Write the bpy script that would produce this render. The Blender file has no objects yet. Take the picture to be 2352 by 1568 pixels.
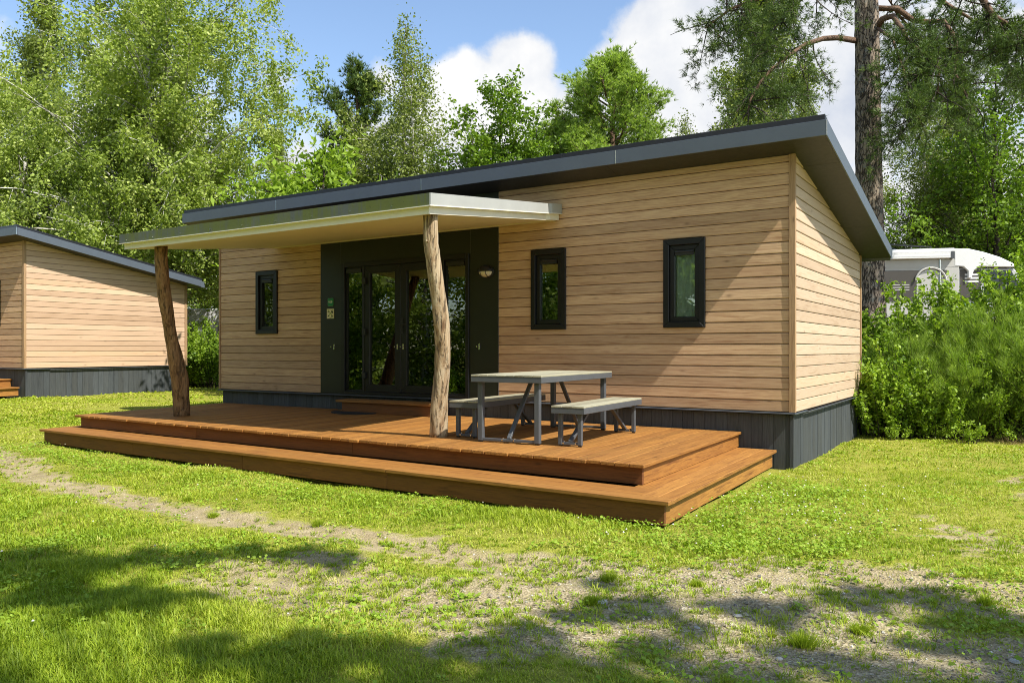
import bpy, math, random
import numpy as np
from mathutils import Vector
R = math.radians
rng = np.random.default_rng(7)
random.seed(7)
scene = bpy.context.scene
COL = scene.collection

# ------------------------------------------------------------------ camera
CAM = np.array([2.2999, -9.7336, 0.7462]); YAW = -0.5702668; FPX = 1838.2; HOR = 801.84   # photo measured at 2352 x 1568
FW = np.array([math.sin(YAW), math.cos(YAW), 0.0]); RT = np.array([math.cos(YAW), -math.sin(YAW), 0.0])
cd = bpy.data.cameras.new('camera'); cam = bpy.data.objects.new('camera', cd); COL.objects.link(cam)
cam.location = CAM; cam.rotation_euler = (R(90), 0, -YAW)
cd.sensor_width = 36; cd.lens = FPX / 2352 * 36; cd.shift_y = (HOR - 784) / 2352
cd.clip_start = 0.05; cd.clip_end = 2000
scene.camera = cam

def direction(u, v):
    d = FW + RT * ((u - 1176) / FPX) + np.array([0, 0, (HOR - v) / FPX])
    return d / np.linalg.norm(d)
def spot(u, d):                                   # ground position seen at column u, d metres deep
    p = CAM + FW * d + RT * ((u - 1176) / FPX * d); return float(p[0]), float(p[1])

# ------------------------------------------------------------------ sky, sun, exposure
SUN = np.array([2.309, -0.421, 2.944]); SUN = SUN / np.linalg.norm(SUN)
sun_el = math.asin(SUN[2]); sun_az = math.atan2(SUN[0], SUN[1])
world = bpy.data.worlds.new("World"); scene.world = world; world.use_nodes = True
wn, wl = world.node_tree.nodes, world.node_tree.links
for n in list(wn): wn.remove(n)
def wnode(t, **k):
    n = wn.new(t)
    for a, b in k.items(): setattr(n, a, b)
    return n
wout = wnode('ShaderNodeOutputWorld')
sky = wnode('ShaderNodeTexSky', sky_type='NISHITA', sun_disc=False, sun_elevation=sun_el, sun_rotation=sun_az)
sky.air_density = 1.0; sky.dust_density = 0.35; sky.ozone_density = 1.3
bg_sky = wnode('ShaderNodeBackground'); bg_sky.inputs[1].default_value = 0.15
bg_cl = wnode('ShaderNodeBackground'); bg_cl.inputs[1].default_value = 0.66
wl.new(sky.outputs[0], bg_sky.inputs[0])
tc = wnode('ShaderNodeTexCoord')
def wnoise(scale, detail, rough=0.55):
    n = wnode('ShaderNodeTexNoise'); n.inputs['Scale'].default_value = scale
    n.inputs['Detail'].default_value = detail; n.inputs['Roughness'].default_value = rough
    wl.new(tc.outputs['Generated'], n.inputs['Vector']); return n
def wmath(op, a, b=None, c=None, clamp=False):
    n = wnode('ShaderNodeMath', operation=op, use_clamp=clamp)
    for i, x in enumerate((a, b, c)):
        if x is None: continue
        if isinstance(x, (int, float)): n.inputs[i].default_value = x
        else: wl.new(x, n.inputs[i])
    return n.outputs[0]
n1 = wnoise(9, 8, 0.6); n2 = wnoise(3.2, 6, 0.6); n3 = wnoise(30, 6, 0.6)
# lobes of the cumulus clouds: direction measured from the photo's column and row, angular radius, strength
lobes = [(1190,160,120,1),(1080,200,115,1),(1180,290,190,1),(1010,310,120,.85),(1330,330,190,1),(1420,160,100,.9),(1520,110,160,1),(1650,120,230,1),
         (1900,180,300,1),(2200,150,260,.8),(1560,330,220,1),(880,190,70,.42),(640,190,60,.3),(690,420,110,.7),(900,420,200,1),(300,420,330,.75),(560,560,300,.7),(300,150,130,.55),(1000,560,400,1),
         (2300,420,260,.55),(2050,520,200,.45),(-400,200,500,.8),(-1200,500,500,.8),(1700,650,400,1),(2900,300,500,.7)]
best = None
for u, v, r, s in lobes:
    d = direction(u, v)
    vd = wnode('ShaderNodeVectorMath', operation='DISTANCE'); wl.new(tc.outputs['Generated'], vd.inputs[0]); vd.inputs[1].default_value = d
    ca = 1838.2 / math.hypot(1838.2, math.hypot(u - 1176, v - HOR))
    x = wmath('MULTIPLY_ADD', vd.outputs['Value'], -s / (r / FPX * ca ** 1.3), s)
    best = x if best is None else wmath('SMOOTH_MAX', best, x, 0.25)
for dv, r in (((0.7, -0.6, 0.35), .35), ((-0.3, -0.85, 0.4), .4), ((0.2, -0.6, 0.75), .3)):
    vd = wnode('ShaderNodeVectorMath', operation='DISTANCE'); wl.new(tc.outputs['Generated'], vd.inputs[0]); vd.inputs[1].default_value = dv
    best = wmath('MAXIMUM', best, wmath('MULTIPLY_ADD', vd.outputs['Value'], -1 / r, 1))
f = wmath('MULTIPLY_ADD', n1.outputs[0], 0.9, -0.45)
f = wmath('ADD', f, wmath('MULTIPLY_ADD', n3.outputs[0], 0.36, -0.18))
val = wmath('ADD', best, wmath('MULTIPLY', f, 0.9))
mr = wnode('ShaderNodeMapRange', interpolation_type='SMOOTHSTEP'); wl.new(val, mr.inputs[0])
mr.inputs[1].default_value = 0.06; mr.inputs[2].default_value = 0.34
cr = wnode('ShaderNodeValToRGB'); cr.color_ramp.elements[0].position = 0.36; cr.color_ramp.elements[0].color = (0.62, 0.68, 0.80, 1)
cr.color_ramp.elements[1].position = 0.56; cr.color_ramp.elements[1].color = (1.0, 1.0, 1.0, 1)
wl.new(wmath('ADD', wmath('MULTIPLY', n2.outputs[0], 0.6), wmath('MULTIPLY', n1.outputs[0], 0.4)), cr.inputs[0])
wl.new(cr.outputs[0], bg_cl.inputs[0])
mx = wnode('ShaderNodeMixShader'); wl.new(mr.outputs[0], mx.inputs[0]); wl.new(bg_sky.outputs[0], mx.inputs[1]); wl.new(bg_cl.outputs[0], mx.inputs[2])
wl.new(mx.outputs[0], wout.inputs[0])
sd = bpy.data.lights.new('sun', 'SUN'); sd.energy = 5.0; sd.angle = R(0.55); sd.color = (1.0, 0.955, 0.88)
so = bpy.data.objects.new('sun', sd); COL.objects.link(so)
so.rotation_euler = Vector(SUN).to_track_quat('Z', 'Y').to_euler(); so.location = (10, -10, 30)
vs = scene.view_settings
vs.view_transform = 'Standard'; vs.look = 'None'; vs.exposure = 0.62; vs.gamma = 1
try: vs.use_curve_mapping = False
except Exception: pass
scene.cycles.max_bounces = 8; scene.cycles.diffuse_bounces = 4; scene.cycles.glossy_bounces = 4
scene.cycles.transparent_max_bounces = 12; scene.cycles.transmission_bounces = 6
scene.cycles.sample_clamp_indirect = 6; scene.cycles.filter_width = 1.0; scene.cycles.use_denoising = True; scene.cycles.denoising_prefilter = 'NONE'

# ------------------------------------------------------------------ materials
MATS = {}
class N:
    """small wrapper round a material's node tree"""
    def __init__(s, name):
        s.m = bpy.data.materials.new(name); s.m.use_nodes = True; s.t = s.m.node_tree
        s.n, s.l = s.t.nodes, s.t.links; s.p = s.n['Principled BSDF']; s.out = s.n['Material Output']; MATS[name] = s.m
        s.p.inputs['Specular IOR Level'].default_value = 0.35
    def node(s, t, **k):
        n = s.n.new(t)
        for a, b in k.items(): setattr(n, a, b)
        return n
    def setin(s, inp, x):
        if isinstance(x, bpy.types.NodeSocket): s.l.new(x, inp)
        elif isinstance(x, (tuple, list)) and len(x) == 3 and inp.type == 'RGBA': inp.default_value = (*x, 1)
        else: inp.default_value = x
    def coord(s, sc=(1, 1, 1), off=None, kind='Object'):
        c = s.node('ShaderNodeTexCoord'); mp = s.node('ShaderNodeMapping'); s.l.new(c.outputs[kind], mp.inputs[0])
        mp.inputs['Scale'].default_value = sc
        if off is not None:
            cx = s.node('ShaderNodeCombineXYZ')
            for i in range(3): s.setin(cx.inputs[i], s.math('MULTIPLY', off, (37.0, 17.3, 5.1)[i]))
            s.l.new(cx.outputs[0], mp.inputs['Location'])
        return mp.outputs[0]
    def noise(s, vec, scale, detail=4, rough=0.55, dist=0.0):
        n = s.node('ShaderNodeTexNoise'); s.l.new(vec, n.inputs['Vector'])
        n.inputs['Scale'].default_value = scale; n.inputs['Detail'].default_value = detail
        n.inputs['Roughness'].default_value = rough; n.inputs['Distortion'].default_value = dist; return n.outputs[0]
    def math(s, op, a, b=0.0, c=0.0, clamp=False):
        n = s.node('ShaderNodeMath', operation=op, use_clamp=clamp)
        s.setin(n.inputs[0], a); s.setin(n.inputs[1], b); s.setin(n.inputs[2], c); return n.outputs[0]
    def ramp(s, x, stops):
        r = s.node('ShaderNodeValToRGB'); s.setin(r.inputs[0], x); e = r.color_ramp.elements
        while len(e) < len(stops): e.new(0.5)
        for i, (p, c) in enumerate(stops): e[i].position = p; e[i].color = (*c, 1) if len(c) == 3 else c
        return r.outputs[0]
    def mix(s, fac, a, b, mode='MIX'):
        n = s.node('ShaderNodeMix', data_type='RGBA', blend_type=mode)
        s.setin(n.inputs[0], fac); s.setin(n.inputs[6], a); s.setin(n.inputs[7], b); return n.outputs[2]
    def attr(s, name='rnd'):
        return s.node('ShaderNodeAttribute', attribute_name=name).outputs['Fac']
    def base(s, c): s.setin(s.p.inputs['Base Color'], c)
    def rough(s, r): s.setin(s.p.inputs['Roughness'], r)
    def bump(s, h, strength=0.3, dist=0.01):
        b = s.node('ShaderNodeBump'); b.inputs['Strength'].default_value = strength; b.inputs['Distance'].default_value = dist
        s.setin(b.inputs['Height'], h); s.l.new(b.outputs[0], s.p.inputs['Normal'])

def plain(name, c, rough=0.6, metal=0.0, var=0.12, scale=6, bump=0.0, spec=0.35):
    m = N(name); v = m.coord(); n = m.noise(v, scale, 5)
    m.base(m.ramp(n, [(0.25, tuple(x * (1 - var) for x in c)), (0.75, tuple(min(1, x * (1 + var)) for x in c))]))
    m.rough(m.math('MULTIPLY_ADD', m.noise(v, scale * 3, 3), 0.2, rough - 0.1)); m.p.inputs['Metallic'].default_value = metal
    m.p.inputs['Specular IOR Level'].default_value = spec
    if bump: m.bump(m.noise(v, scale * 12, 3), bump, 0.004)
    return m.m

def timber(name, light, dark, stain, axis=0, knots=True, rough=0.7, grain=1.0, lowdirt=None):
    """boards: grain runs along the axis, every board has its own offset through the rnd attribute"""
    m = N(name); r = m.attr()
    sc = [22, 22, 22]; sc[axis] = 1.1
    v = m.coord(tuple(sc), r)
    g = m.noise(v, 1.6, 6, 0.65, 0.6)
    sc2 = [70, 70, 70]; sc2[axis] = 2.4; v2 = m.coord(tuple(sc2), r); fine = m.noise(v2, 1.4, 3, 0.6)
    c = m.ramp(g, [(0.34, dark), (0.46, tuple(a * .8 + b * .2 for a, b in zip(light, dark))), (0.53, light), (0.60, tuple(a * .72 + b * .28 for a, b in zip(light, dark))), (0.66, light)])
    c = m.mix(m.math('MULTIPLY', m.ramp(fine, [(0.38, (1, 1, 1)), (0.55, (0, 0, 0))]), 0.6 * grain), c, dark)
    tone = m.ramp(r, [(0.0, (0.76, 0.72, 0.68)), (0.3, (1.0, 1.0, 1.0)), (0.55, (0.90, 0.84, 0.76)), (0.75, (1.06, 1.02, .96)), (1.0, (1.20, 1.20, 1.20))])
    c = m.mix(1.0, c, tone, 'MULTIPLY')
    sc3 = [3, 3, 3]; sc3[axis] = 0.8; big = m.noise(m.coord(tuple(sc3), r), 1.2, 4, 0.6)
    c = m.mix(m.math('MULTIPLY', m.ramp(big, [(0.45, (0, 0, 0)), (0.72, (1, 1, 1))]), 0.55), c, stain)
    if knots:
        sc4 = [5.2, 5.2, 5.2]; sc4[axis] = 2.1
        vo = m.node('ShaderNodeTexVoronoi', feature='F1'); m.l.new(m.coord(tuple(sc4), r), vo.inputs['Vector']); vo.inputs['Scale'].default_value = 1.0
        k = m.ramp(vo.outputs['Distance'], [(0.03, (1, 1, 1)), (0.08, (0.35, 0.35, 0.35)), (0.14, (0, 0, 0))])
        c = m.mix(m.math('MULTIPLY', k, 0.6), c, tuple(x * .45 for x in dark))
    m.base(c); m.rough(m.math('MULTIPLY_ADD', fine, 0.25, rough - .1)); m.bump(m.math('ADD', fine, g), 0.28 * grain, 0.004)
    return m.m

# cladding: brownish larch, saw-rough
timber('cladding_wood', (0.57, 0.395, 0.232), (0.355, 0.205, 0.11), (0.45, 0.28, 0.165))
timber('trim_wood', (0.45, 0.30, 0.165), (0.25, 0.15, 0.075), (0.33, 0.21, 0.12), axis=2)
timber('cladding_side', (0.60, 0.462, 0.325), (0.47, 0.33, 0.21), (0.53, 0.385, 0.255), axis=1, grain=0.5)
timber('cladding_pink', (0.60, 0.425, 0.285), (0.50, 0.33, 0.21), (0.55, 0.37, 0.24), axis=1, grain=0.5)
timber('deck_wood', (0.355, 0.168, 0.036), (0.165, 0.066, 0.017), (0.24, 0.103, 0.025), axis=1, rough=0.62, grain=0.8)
timber('deck_wood_long', (0.355, 0.168, 0.036), (0.165, 0.066, 0.017), (0.24, 0.103, 0.025), axis=0, rough=0.62, grain=0.8)
timber('riser_wood_shaded', (0.20, 0.078, 0.020), (0.10, 0.036, 0.011), (0.14, 0.058, 0.016), axis=0, rough=0.65, grain=0.8)  # deck wood darkened: the shade on front risers is put into the colour
timber('skirt_wood', (0.070, 0.079, 0.084), (0.035, 0.040, 0.043), (0.052, 0.060, 0.062), axis=2, knots=False, rough=0.75)
timber('table_slat', (0.35, 0.34, 0.245), (0.24, 0.23, 0.16), (0.30, 0.29, 0.20), axis=1, knots=False, rough=0.75, grain=0.5)

def post_material(nm='debarked_trunk', k=1.0):
    m = N(nm); v = m.coord((14, 14, 1.3)); g = m.noise(v, 1.5, 7, 0.68, 0.5)
    v2 = m.coord((26, 26, 0.9)); f = m.noise(v2, 1.3, 5, 0.7)
    c = m.ramp(g, [(0.30, (0.14, 0.075, 0.035)), (0.46, (0.36, 0.25, 0.14)), (0.6, (0.50, 0.40, 0.26)), (0.8, (0.56, 0.48, 0.34))]) if k == 1 else m.ramp(g, [(0.30, (0.09, 0.045, 0.02)), (0.46, (0.21, 0.115, 0.05)), (0.6, (0.30, 0.18, 0.085)), (0.8, (0.36, 0.24, 0.13))])
    cr_ = m.ramp(f, [(0.36, (1, 1, 1)), (0.46, (0, 0, 0))]); c = m.mix(m.math('MULTIPLY', cr_, 0.75), c, (0.07, 0.045, 0.025))
    m.base(c); m.rough(0.75); m.bump(m.math('SUBTRACT', g, m.math('MULTIPLY', cr_, .9)), 1.0, 0.016); return m.m
post_material(); post_material('brown_trunk', 0)

plain('fascia_anthracite', (0.088, 0.105, 0.128), 0.42, var=0.05)
plain('soffit_dark', (0.040, 0.038, 0.034), 0.5, var=0.08)
plain('cap_black', (0.018, 0.019, 0.024), 0.35, var=0.1)
plain('roof_bitumen', (0.06, 0.06, 0.06), 0.9, var=0.2, scale=20, bump=0.3)
plain('panel_dark', (0.016, 0.019, 0.013), 0.38, var=0.06)
plain('frame_dark', (0.009, 0.009, 0.010), 0.36, var=0.08)
plain('canopy_white', (0.76, 0.73, 0.62), 0.5, var=0.04)
plain('canopy_soffit_cream', (0.66, 0.57, 0.36), 0.5, var=0.05)
plain('flashing', (0.075, 0.085, 0.10), 0.4, var=0.1)
plain('backing', (0.03, 0.02, 0.012), 0.9)
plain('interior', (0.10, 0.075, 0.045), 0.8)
plain('chrome', (0.75, 0.75, 0.75), 0.2, metal=1.0, var=0.03)
plain('black_plastic', (0.02, 0.02, 0.02), 0.4)
plain('steel_grey', (0.082, 0.088, 0.094), 0.42, var=0.08, scale=9)
plain('lamp_glass', (0.62, 0.56, 0.42), 0.3)
plain('sign_green', (0.01, 0.20, 0.07), 0.4, var=0.04)
plain('sign_rim', (0.10, 0.32, 0.12), 0.4, var=0.04)
plain('sign_ivory', (0.72, 0.66, 0.42), 0.5, var=0.04)
plain('sign_text', (0.70, 0.74, 0.62), 0.5, var=0.02)
plain('sign_ink', (0.03, 0.035, 0.02), 0.5, var=0.02)
plain('sign_lime', (0.30, 0.38, 0.05), 0.5, var=0.02)
plain('rubber', (0.022, 0.024, 0.026), 0.75, var=0.4, scale=60, bump=0.8)
plain('curtain_cloth', (0.85, 0.88, 0.90), 0.8, var=0.15, scale=3)
plain('camper_white', (0.80, 0.80, 0.78), 0.28, var=0.03)
plain('camper_beige', (0.52, 0.51, 0.47), 0.35, var=0.03)
plain('camper_brown', (0.085, 0.076, 0.066), 0.35, var=0.03)
plain('camper_grey', (0.55, 0.55, 0.56), 0.35, var=0.03)
plain('camper_glass', (0.012, 0.016, 0.02), 0.08, spec=0.6)
plain('tyre', (0.02, 0.02, 0.02), 0.85)
plain('panel_blue', (0.16, 0.38, 0.75), 0.6, var=0.5, scale=3)
plain('stone_pale', (0.42, 0.40, 0.36), 0.85, var=0.25, scale=30, bump=0.4)
plain('broadleaf_yellow', (0.62, 0.48, 0.05), 0.6)

def metal_canopy():
    # zinc-grey band; green-yellow algae streaks run down its weathered front face
    m = N('canopy_metal'); v = m.coord((1, 1, 1)); c = m.node('ShaderNodeTexCoord'); geo = m.node('ShaderNodeNewGeometry')
    sx = m.node('ShaderNodeSeparateXYZ'); m.l.new(geo.outputs['True Normal'], sx.inputs[0])
    front = m.math('GREATER_THAN', m.math('MULTIPLY', sx.outputs[1], -1), 0.6)
    st = m.noise(m.coord((16, 1, 1.2)), 1.2, 6, 0.7); bl = m.noise(m.coord((1.6, 1, 1.5)), 1.4, 4, .6)
    k = m.math('MULTIPLY', m.ramp(m.math('ADD', m.math('MULTIPLY', st, .55), m.math('MULTIPLY', bl, .5)), [(0.40, (0, 0, 0)), (0.58, (1, 1, 1))]), front)
    base = m.ramp(m.noise(v, 4, 4), [(0.3, (0.085, 0.095, 0.085)), (0.7, (0.12, 0.13, 0.115))])
    col = m.mix(m.math('MULTIPLY', k, 0.75), base, (0.12, 0.14, 0.010))
    sp = m.ramp(m.noise(m.coord((30, 30, 30)), 1.3, 2), [(0.70, (0, 0, 0)), (0.76, (1, 1, 1))])
    col = m.mix(m.math('MULTIPLY', m.math('MULTIPLY', sp, front), 0.6), col, (0.02, 0.02, 0.012))
    m.base(col); m.rough(0.5); return m.m
metal_canopy()
def metal_canopy_clean():
    m = N('canopy_metal_clean'); v = m.coord()
    m.base(m.mix(m.ramp(m.noise(v, 5, 5, .7), [(.66, (0, 0, 0)), (.74, (1, 1, 1))]), m.ramp(m.noise(v, 3, 4), [(0.3, (0.34, 0.345, 0.32)), (0.7, (0.38, 0.385, 0.36))]), (.5, .5, .47))); m.rough(.45); return m.m
metal_canopy_clean()

def glass():
    m = N('window_glass'); m.n.remove(m.p)
    fr = m.node('ShaderNodeFresnel'); fr.inputs[0].default_value = 1.75
    gl = m.node('ShaderNodeBsdfGlossy'); gl.inputs['Roughness'].default_value = 0.0; gl.inputs['Color'].default_value = (0.95, 1.0, 0.9, 1)
    tr = m.node('ShaderNodeBsdfTransparent'); tr.inputs['Color'].default_value = (0.82, 0.86, 0.82, 1)
    v = m.coord((1, 1, 1)); b = m.node('ShaderNodeBump'); b.inputs['Strength'].default_value = 0.05; b.inputs['Distance'].default_value = 0.02
    m.l.new(m.noise(v, 1.5, 2), b.inputs['Height']); m.l.new(b.outputs[0], gl.inputs['Normal'])
    f = m.math('MULTIPLY_ADD', fr.outputs[0], 1.15, 0.05, clamp=True)
    mx = m.node('ShaderNodeMixShader'); m.setin(mx.inputs[0], f); m.l.new(tr.outputs[0], mx.inputs[1]); m.l.new(gl.outputs[0], mx.inputs[2])
    m.l.new(mx.outputs[0], m.out.inputs[0]); return m.m
glass()

def foliage(name, cols, trans=0.34, spec=0.25, rough=0.5):
    m = N(name); r = m.attr('rnd'); n = len(cols)
    c = m.ramp(r, [(i / max(1, n - 1), x) for i, x in enumerate(cols)])
    m.base(c); m.rough(rough); m.p.inputs['Specular IOR Level'].default_value = spec
    tl = m.node('ShaderNodeBsdfTranslucent')
    m.l.new(m.mix(1.0, c, (1.25, 1.35, 0.55), 'MULTIPLY'), tl.inputs['Color'])
    mx = m.node('ShaderNodeMixShader'); mx.inputs[0].default_value = trans
    m.l.new(m.p.outputs[0], mx.inputs[1]); m.l.new(tl.outputs[0], mx.inputs[2]); m.l.new(mx.outputs[0], m.out.inputs[0]); return m.m
foliage('birch_leaf', [(0.12, 0.175, 0.022), (0.225, 0.30, 0.045), (0.35, 0.43, 0.09), (0.50, 0.54, 0.18)])
foliage('birch_leaf_grey', [(0.11, 0.15, 0.035), (0.20, 0.25, 0.055), (0.33, 0.38, 0.10)])
foliage('beech_leaf', [(0.07, 0.135, 0.010), (0.14, 0.24, 0.018), (0.25, 0.36, 0.035)])
foliage('walnut_leaf', [(0.16, 0.25, 0.02), (0.25, 0.37, 0.035), (0.33, 0.44, 0.06)])
foliage('dark_leaf', [(0.06, 0.11, 0.014), (0.11, 0.19, 0.022), (0.19, 0.28, 0.04)])
foliage('willow_leaf', [(0.13, 0.22, 0.016), (0.24, 0.36, 0.028), (0.38, 0.50, 0.06)])
foliage('broom_stem', [(0.12, 0.19, 0.022), (0.22, 0.33, 0.04), (0.36, 0.46, 0.08)], trans=0.4)
foliage('pine_needle_dark', [(0.055, 0.095, 0.024), (0.10, 0.16, 0.035), (0.17, 0.235, 0.05)], trans=0.2)
foliage('pine_needle_light', [(0.17, 0.25, 0.05), (0.30, 0.41, 0.085), (0.44, 0.54, 0.15)], trans=0.4)
foliage('grass_blade', [(0.20, 0.29, 0.014), (0.30, 0.39, 0.024), (0.42, 0.47, 0.045), (0.58, 0.54, 0.18)], trans=0.30)
foliage('clover_leaf', [(0.17, 0.29, 0.02), (0.27, 0.40, 0.035), (0.40, 0.50, 0.08)], trans=0.35)
foliage('clover_flower_white', [(0.60, 0.55, 0.45), (0.8, 0.78, 0.72)], trans=0.2)
foliage('dry_stem', [(0.28, 0.20, 0.09), (0.40, 0.30, 0.14)], trans=0.2)

def bark(name, a, b, crack, sc=(6, 6, 1.6), strength=1.0, patch=None):
    m = N(name); v = m.coord(sc); n = m.noise(v, 2.2, 7, 0.65, 0.8)
    vo = m.node('ShaderNodeTexVoronoi', feature='DISTANCE_TO_EDGE'); vo.inputs['Scale'].default_value = 2.6
    nz = m.node('ShaderNodeTexNoise'); nz.inputs['Scale'].default_value = 1.7; nz.inputs['Detail'].default_value = 5; m.l.new(v, nz.inputs['Vector'])
    va = m.node('ShaderNodeVectorMath', operation='MULTIPLY_ADD'); m.l.new(nz.outputs['Color'], va.inputs[0]); va.inputs[1].default_value = (1.3, 1.3, 1.3); m.l.new(v, va.inputs[2]); m.l.new(va.outputs[0], vo.inputs['Vector'])
    c = m.ramp(n, [(0.3, a), (0.7, b)]); k = m.ramp(m.math('MULTIPLY_ADD', n, .16, vo.outputs['Distance']), [(0.08, (1, 1, 1)), (0.2, (0, 0, 0))])
    c = m.mix(k, c, crack)
    if patch: c = m.mix(m.ramp(m.noise(m.coord((3, 3, 3)), 2, 5, .7), [(.55, (0, 0, 0)), (.66, (1, 1, 1))]), c, patch)
    m.base(c); m.rough(0.9); m.bump(m.math('SUBTRACT', n, k), strength, 0.03); return m.m
bark('pine_bark', (0.21, 0.155, 0.11), (0.36, 0.29, 0.215), (0.055, 0.038, 0.026), strength=1.2, patch=(0.20, 0.20, 0.17))
bark('pine_bark_orange', (0.13, 0.08, 0.05), (0.22, 0.135, 0.085), (0.07, 0.04, 0.025), sc=(9, 9, 5), strength=.5)
bark('dark_bark', (0.05, 0.04, 0.03), (0.10, 0.08, 0.055), (0.02, 0.015, 0.01))
def birch_bark():
    m = N('birch_bark'); n = m.noise(m.coord((3, 3, 16)), 1.6, 5, 0.6); n2_ = m.noise(m.coord((2.4, 2.4, 2.0)), 1.3, 5, 0.65)
    c = m.ramp(n, [(0.36, (0.10, 0.085, 0.07)), (0.45, (0.55, 0.53, 0.47)), (0.8, (0.70, 0.68, 0.62))])
    c = m.mix(m.ramp(n2_, [(0.50, (0, 0, 0)), (0.58, (1, 1, 1))]), c, (0.10, 0.085, 0.065))
    m.base(c); m.rough(0.8); m.bump(n, .4, .02); return m.m
birch_bark()

def ground_material():
    m = N('lawn_soil'); cov = m.attr('cover'); grav = m.attr('gravel')
    v = m.coord((1, 1, 1))
    soil = m.ramp(m.noise(v, 5, 8, 0.7), [(0.3, (0.24, 0.185, 0.095)), (0.5, (0.38, 0.305, 0.17)), (0.72, (0.50, 0.42, 0.25))])
    vo = m.node('ShaderNodeTexVoronoi', feature='F1'); m.l.new(v, vo.inputs['Vector']); vo.inputs['Scale'].default_value = 62
    sep = m.node('ShaderNodeSeparateColor'); m.l.new(vo.outputs['Color'], sep.inputs[0])
    peb = m.ramp(sep.outputs[0], [(0.0, (0.16, 0.13, 0.085)), (0.4, (0.31, 0.25, 0.15)), (0.8, (0.42, 0.35, 0.22)), (1.0, (0.56, 0.50, 0.37))])
    fine = m.ramp(m.noise(v, 130, 4, .7), [(0.3, (0.55, 0.55, 0.55)), (0.7, (1.3, 1.3, 1.3))])
    c = m.mix(m.math('MULTIPLY', grav, m.ramp(m.noise(v, 9, 4), [(.35, (.35, .35, .35)), (.6, (1, 1, 1))])), soil, peb)
    c = m.mix(1.0, c, fine, 'MULTIPLY')
    moss = m.ramp(m.noise(v, 14, 6, .7), [(0.3, (0.16, 0.18, 0.02)), (0.7, (0.34, 0.33, 0.06))])
    k = m.math('MULTIPLY', m.ramp(m.math('MULTIPLY_ADD', m.noise(v, 7, 6, .7), .7, m.math('MULTIPLY_ADD', cov, 1.0, -0.40)), [(.02, (0, 0, 0)), (.30, (1, 1, 1))]), 1.0)
    c = m.mix(k, c, moss)
    c = m.mix(m.attr('litter'), c, m.ramp(m.noise(v, 20, 6, .75), [(.35, (.07, .045, .02)), (.6, (.20, .13, .065))]))
    m.base(c); m.rough(0.95); m.p.inputs['Specular IOR Level'].default_value = 0.1
    m.bump(m.math('ADD', m.noise(v, 40, 5, .7), m.math('MULTIPLY', vo.outputs['Distance'], 1.2)), 0.7, 0.012); return m.m
ground_material()
M = lambda n: MATS[n]

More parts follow.
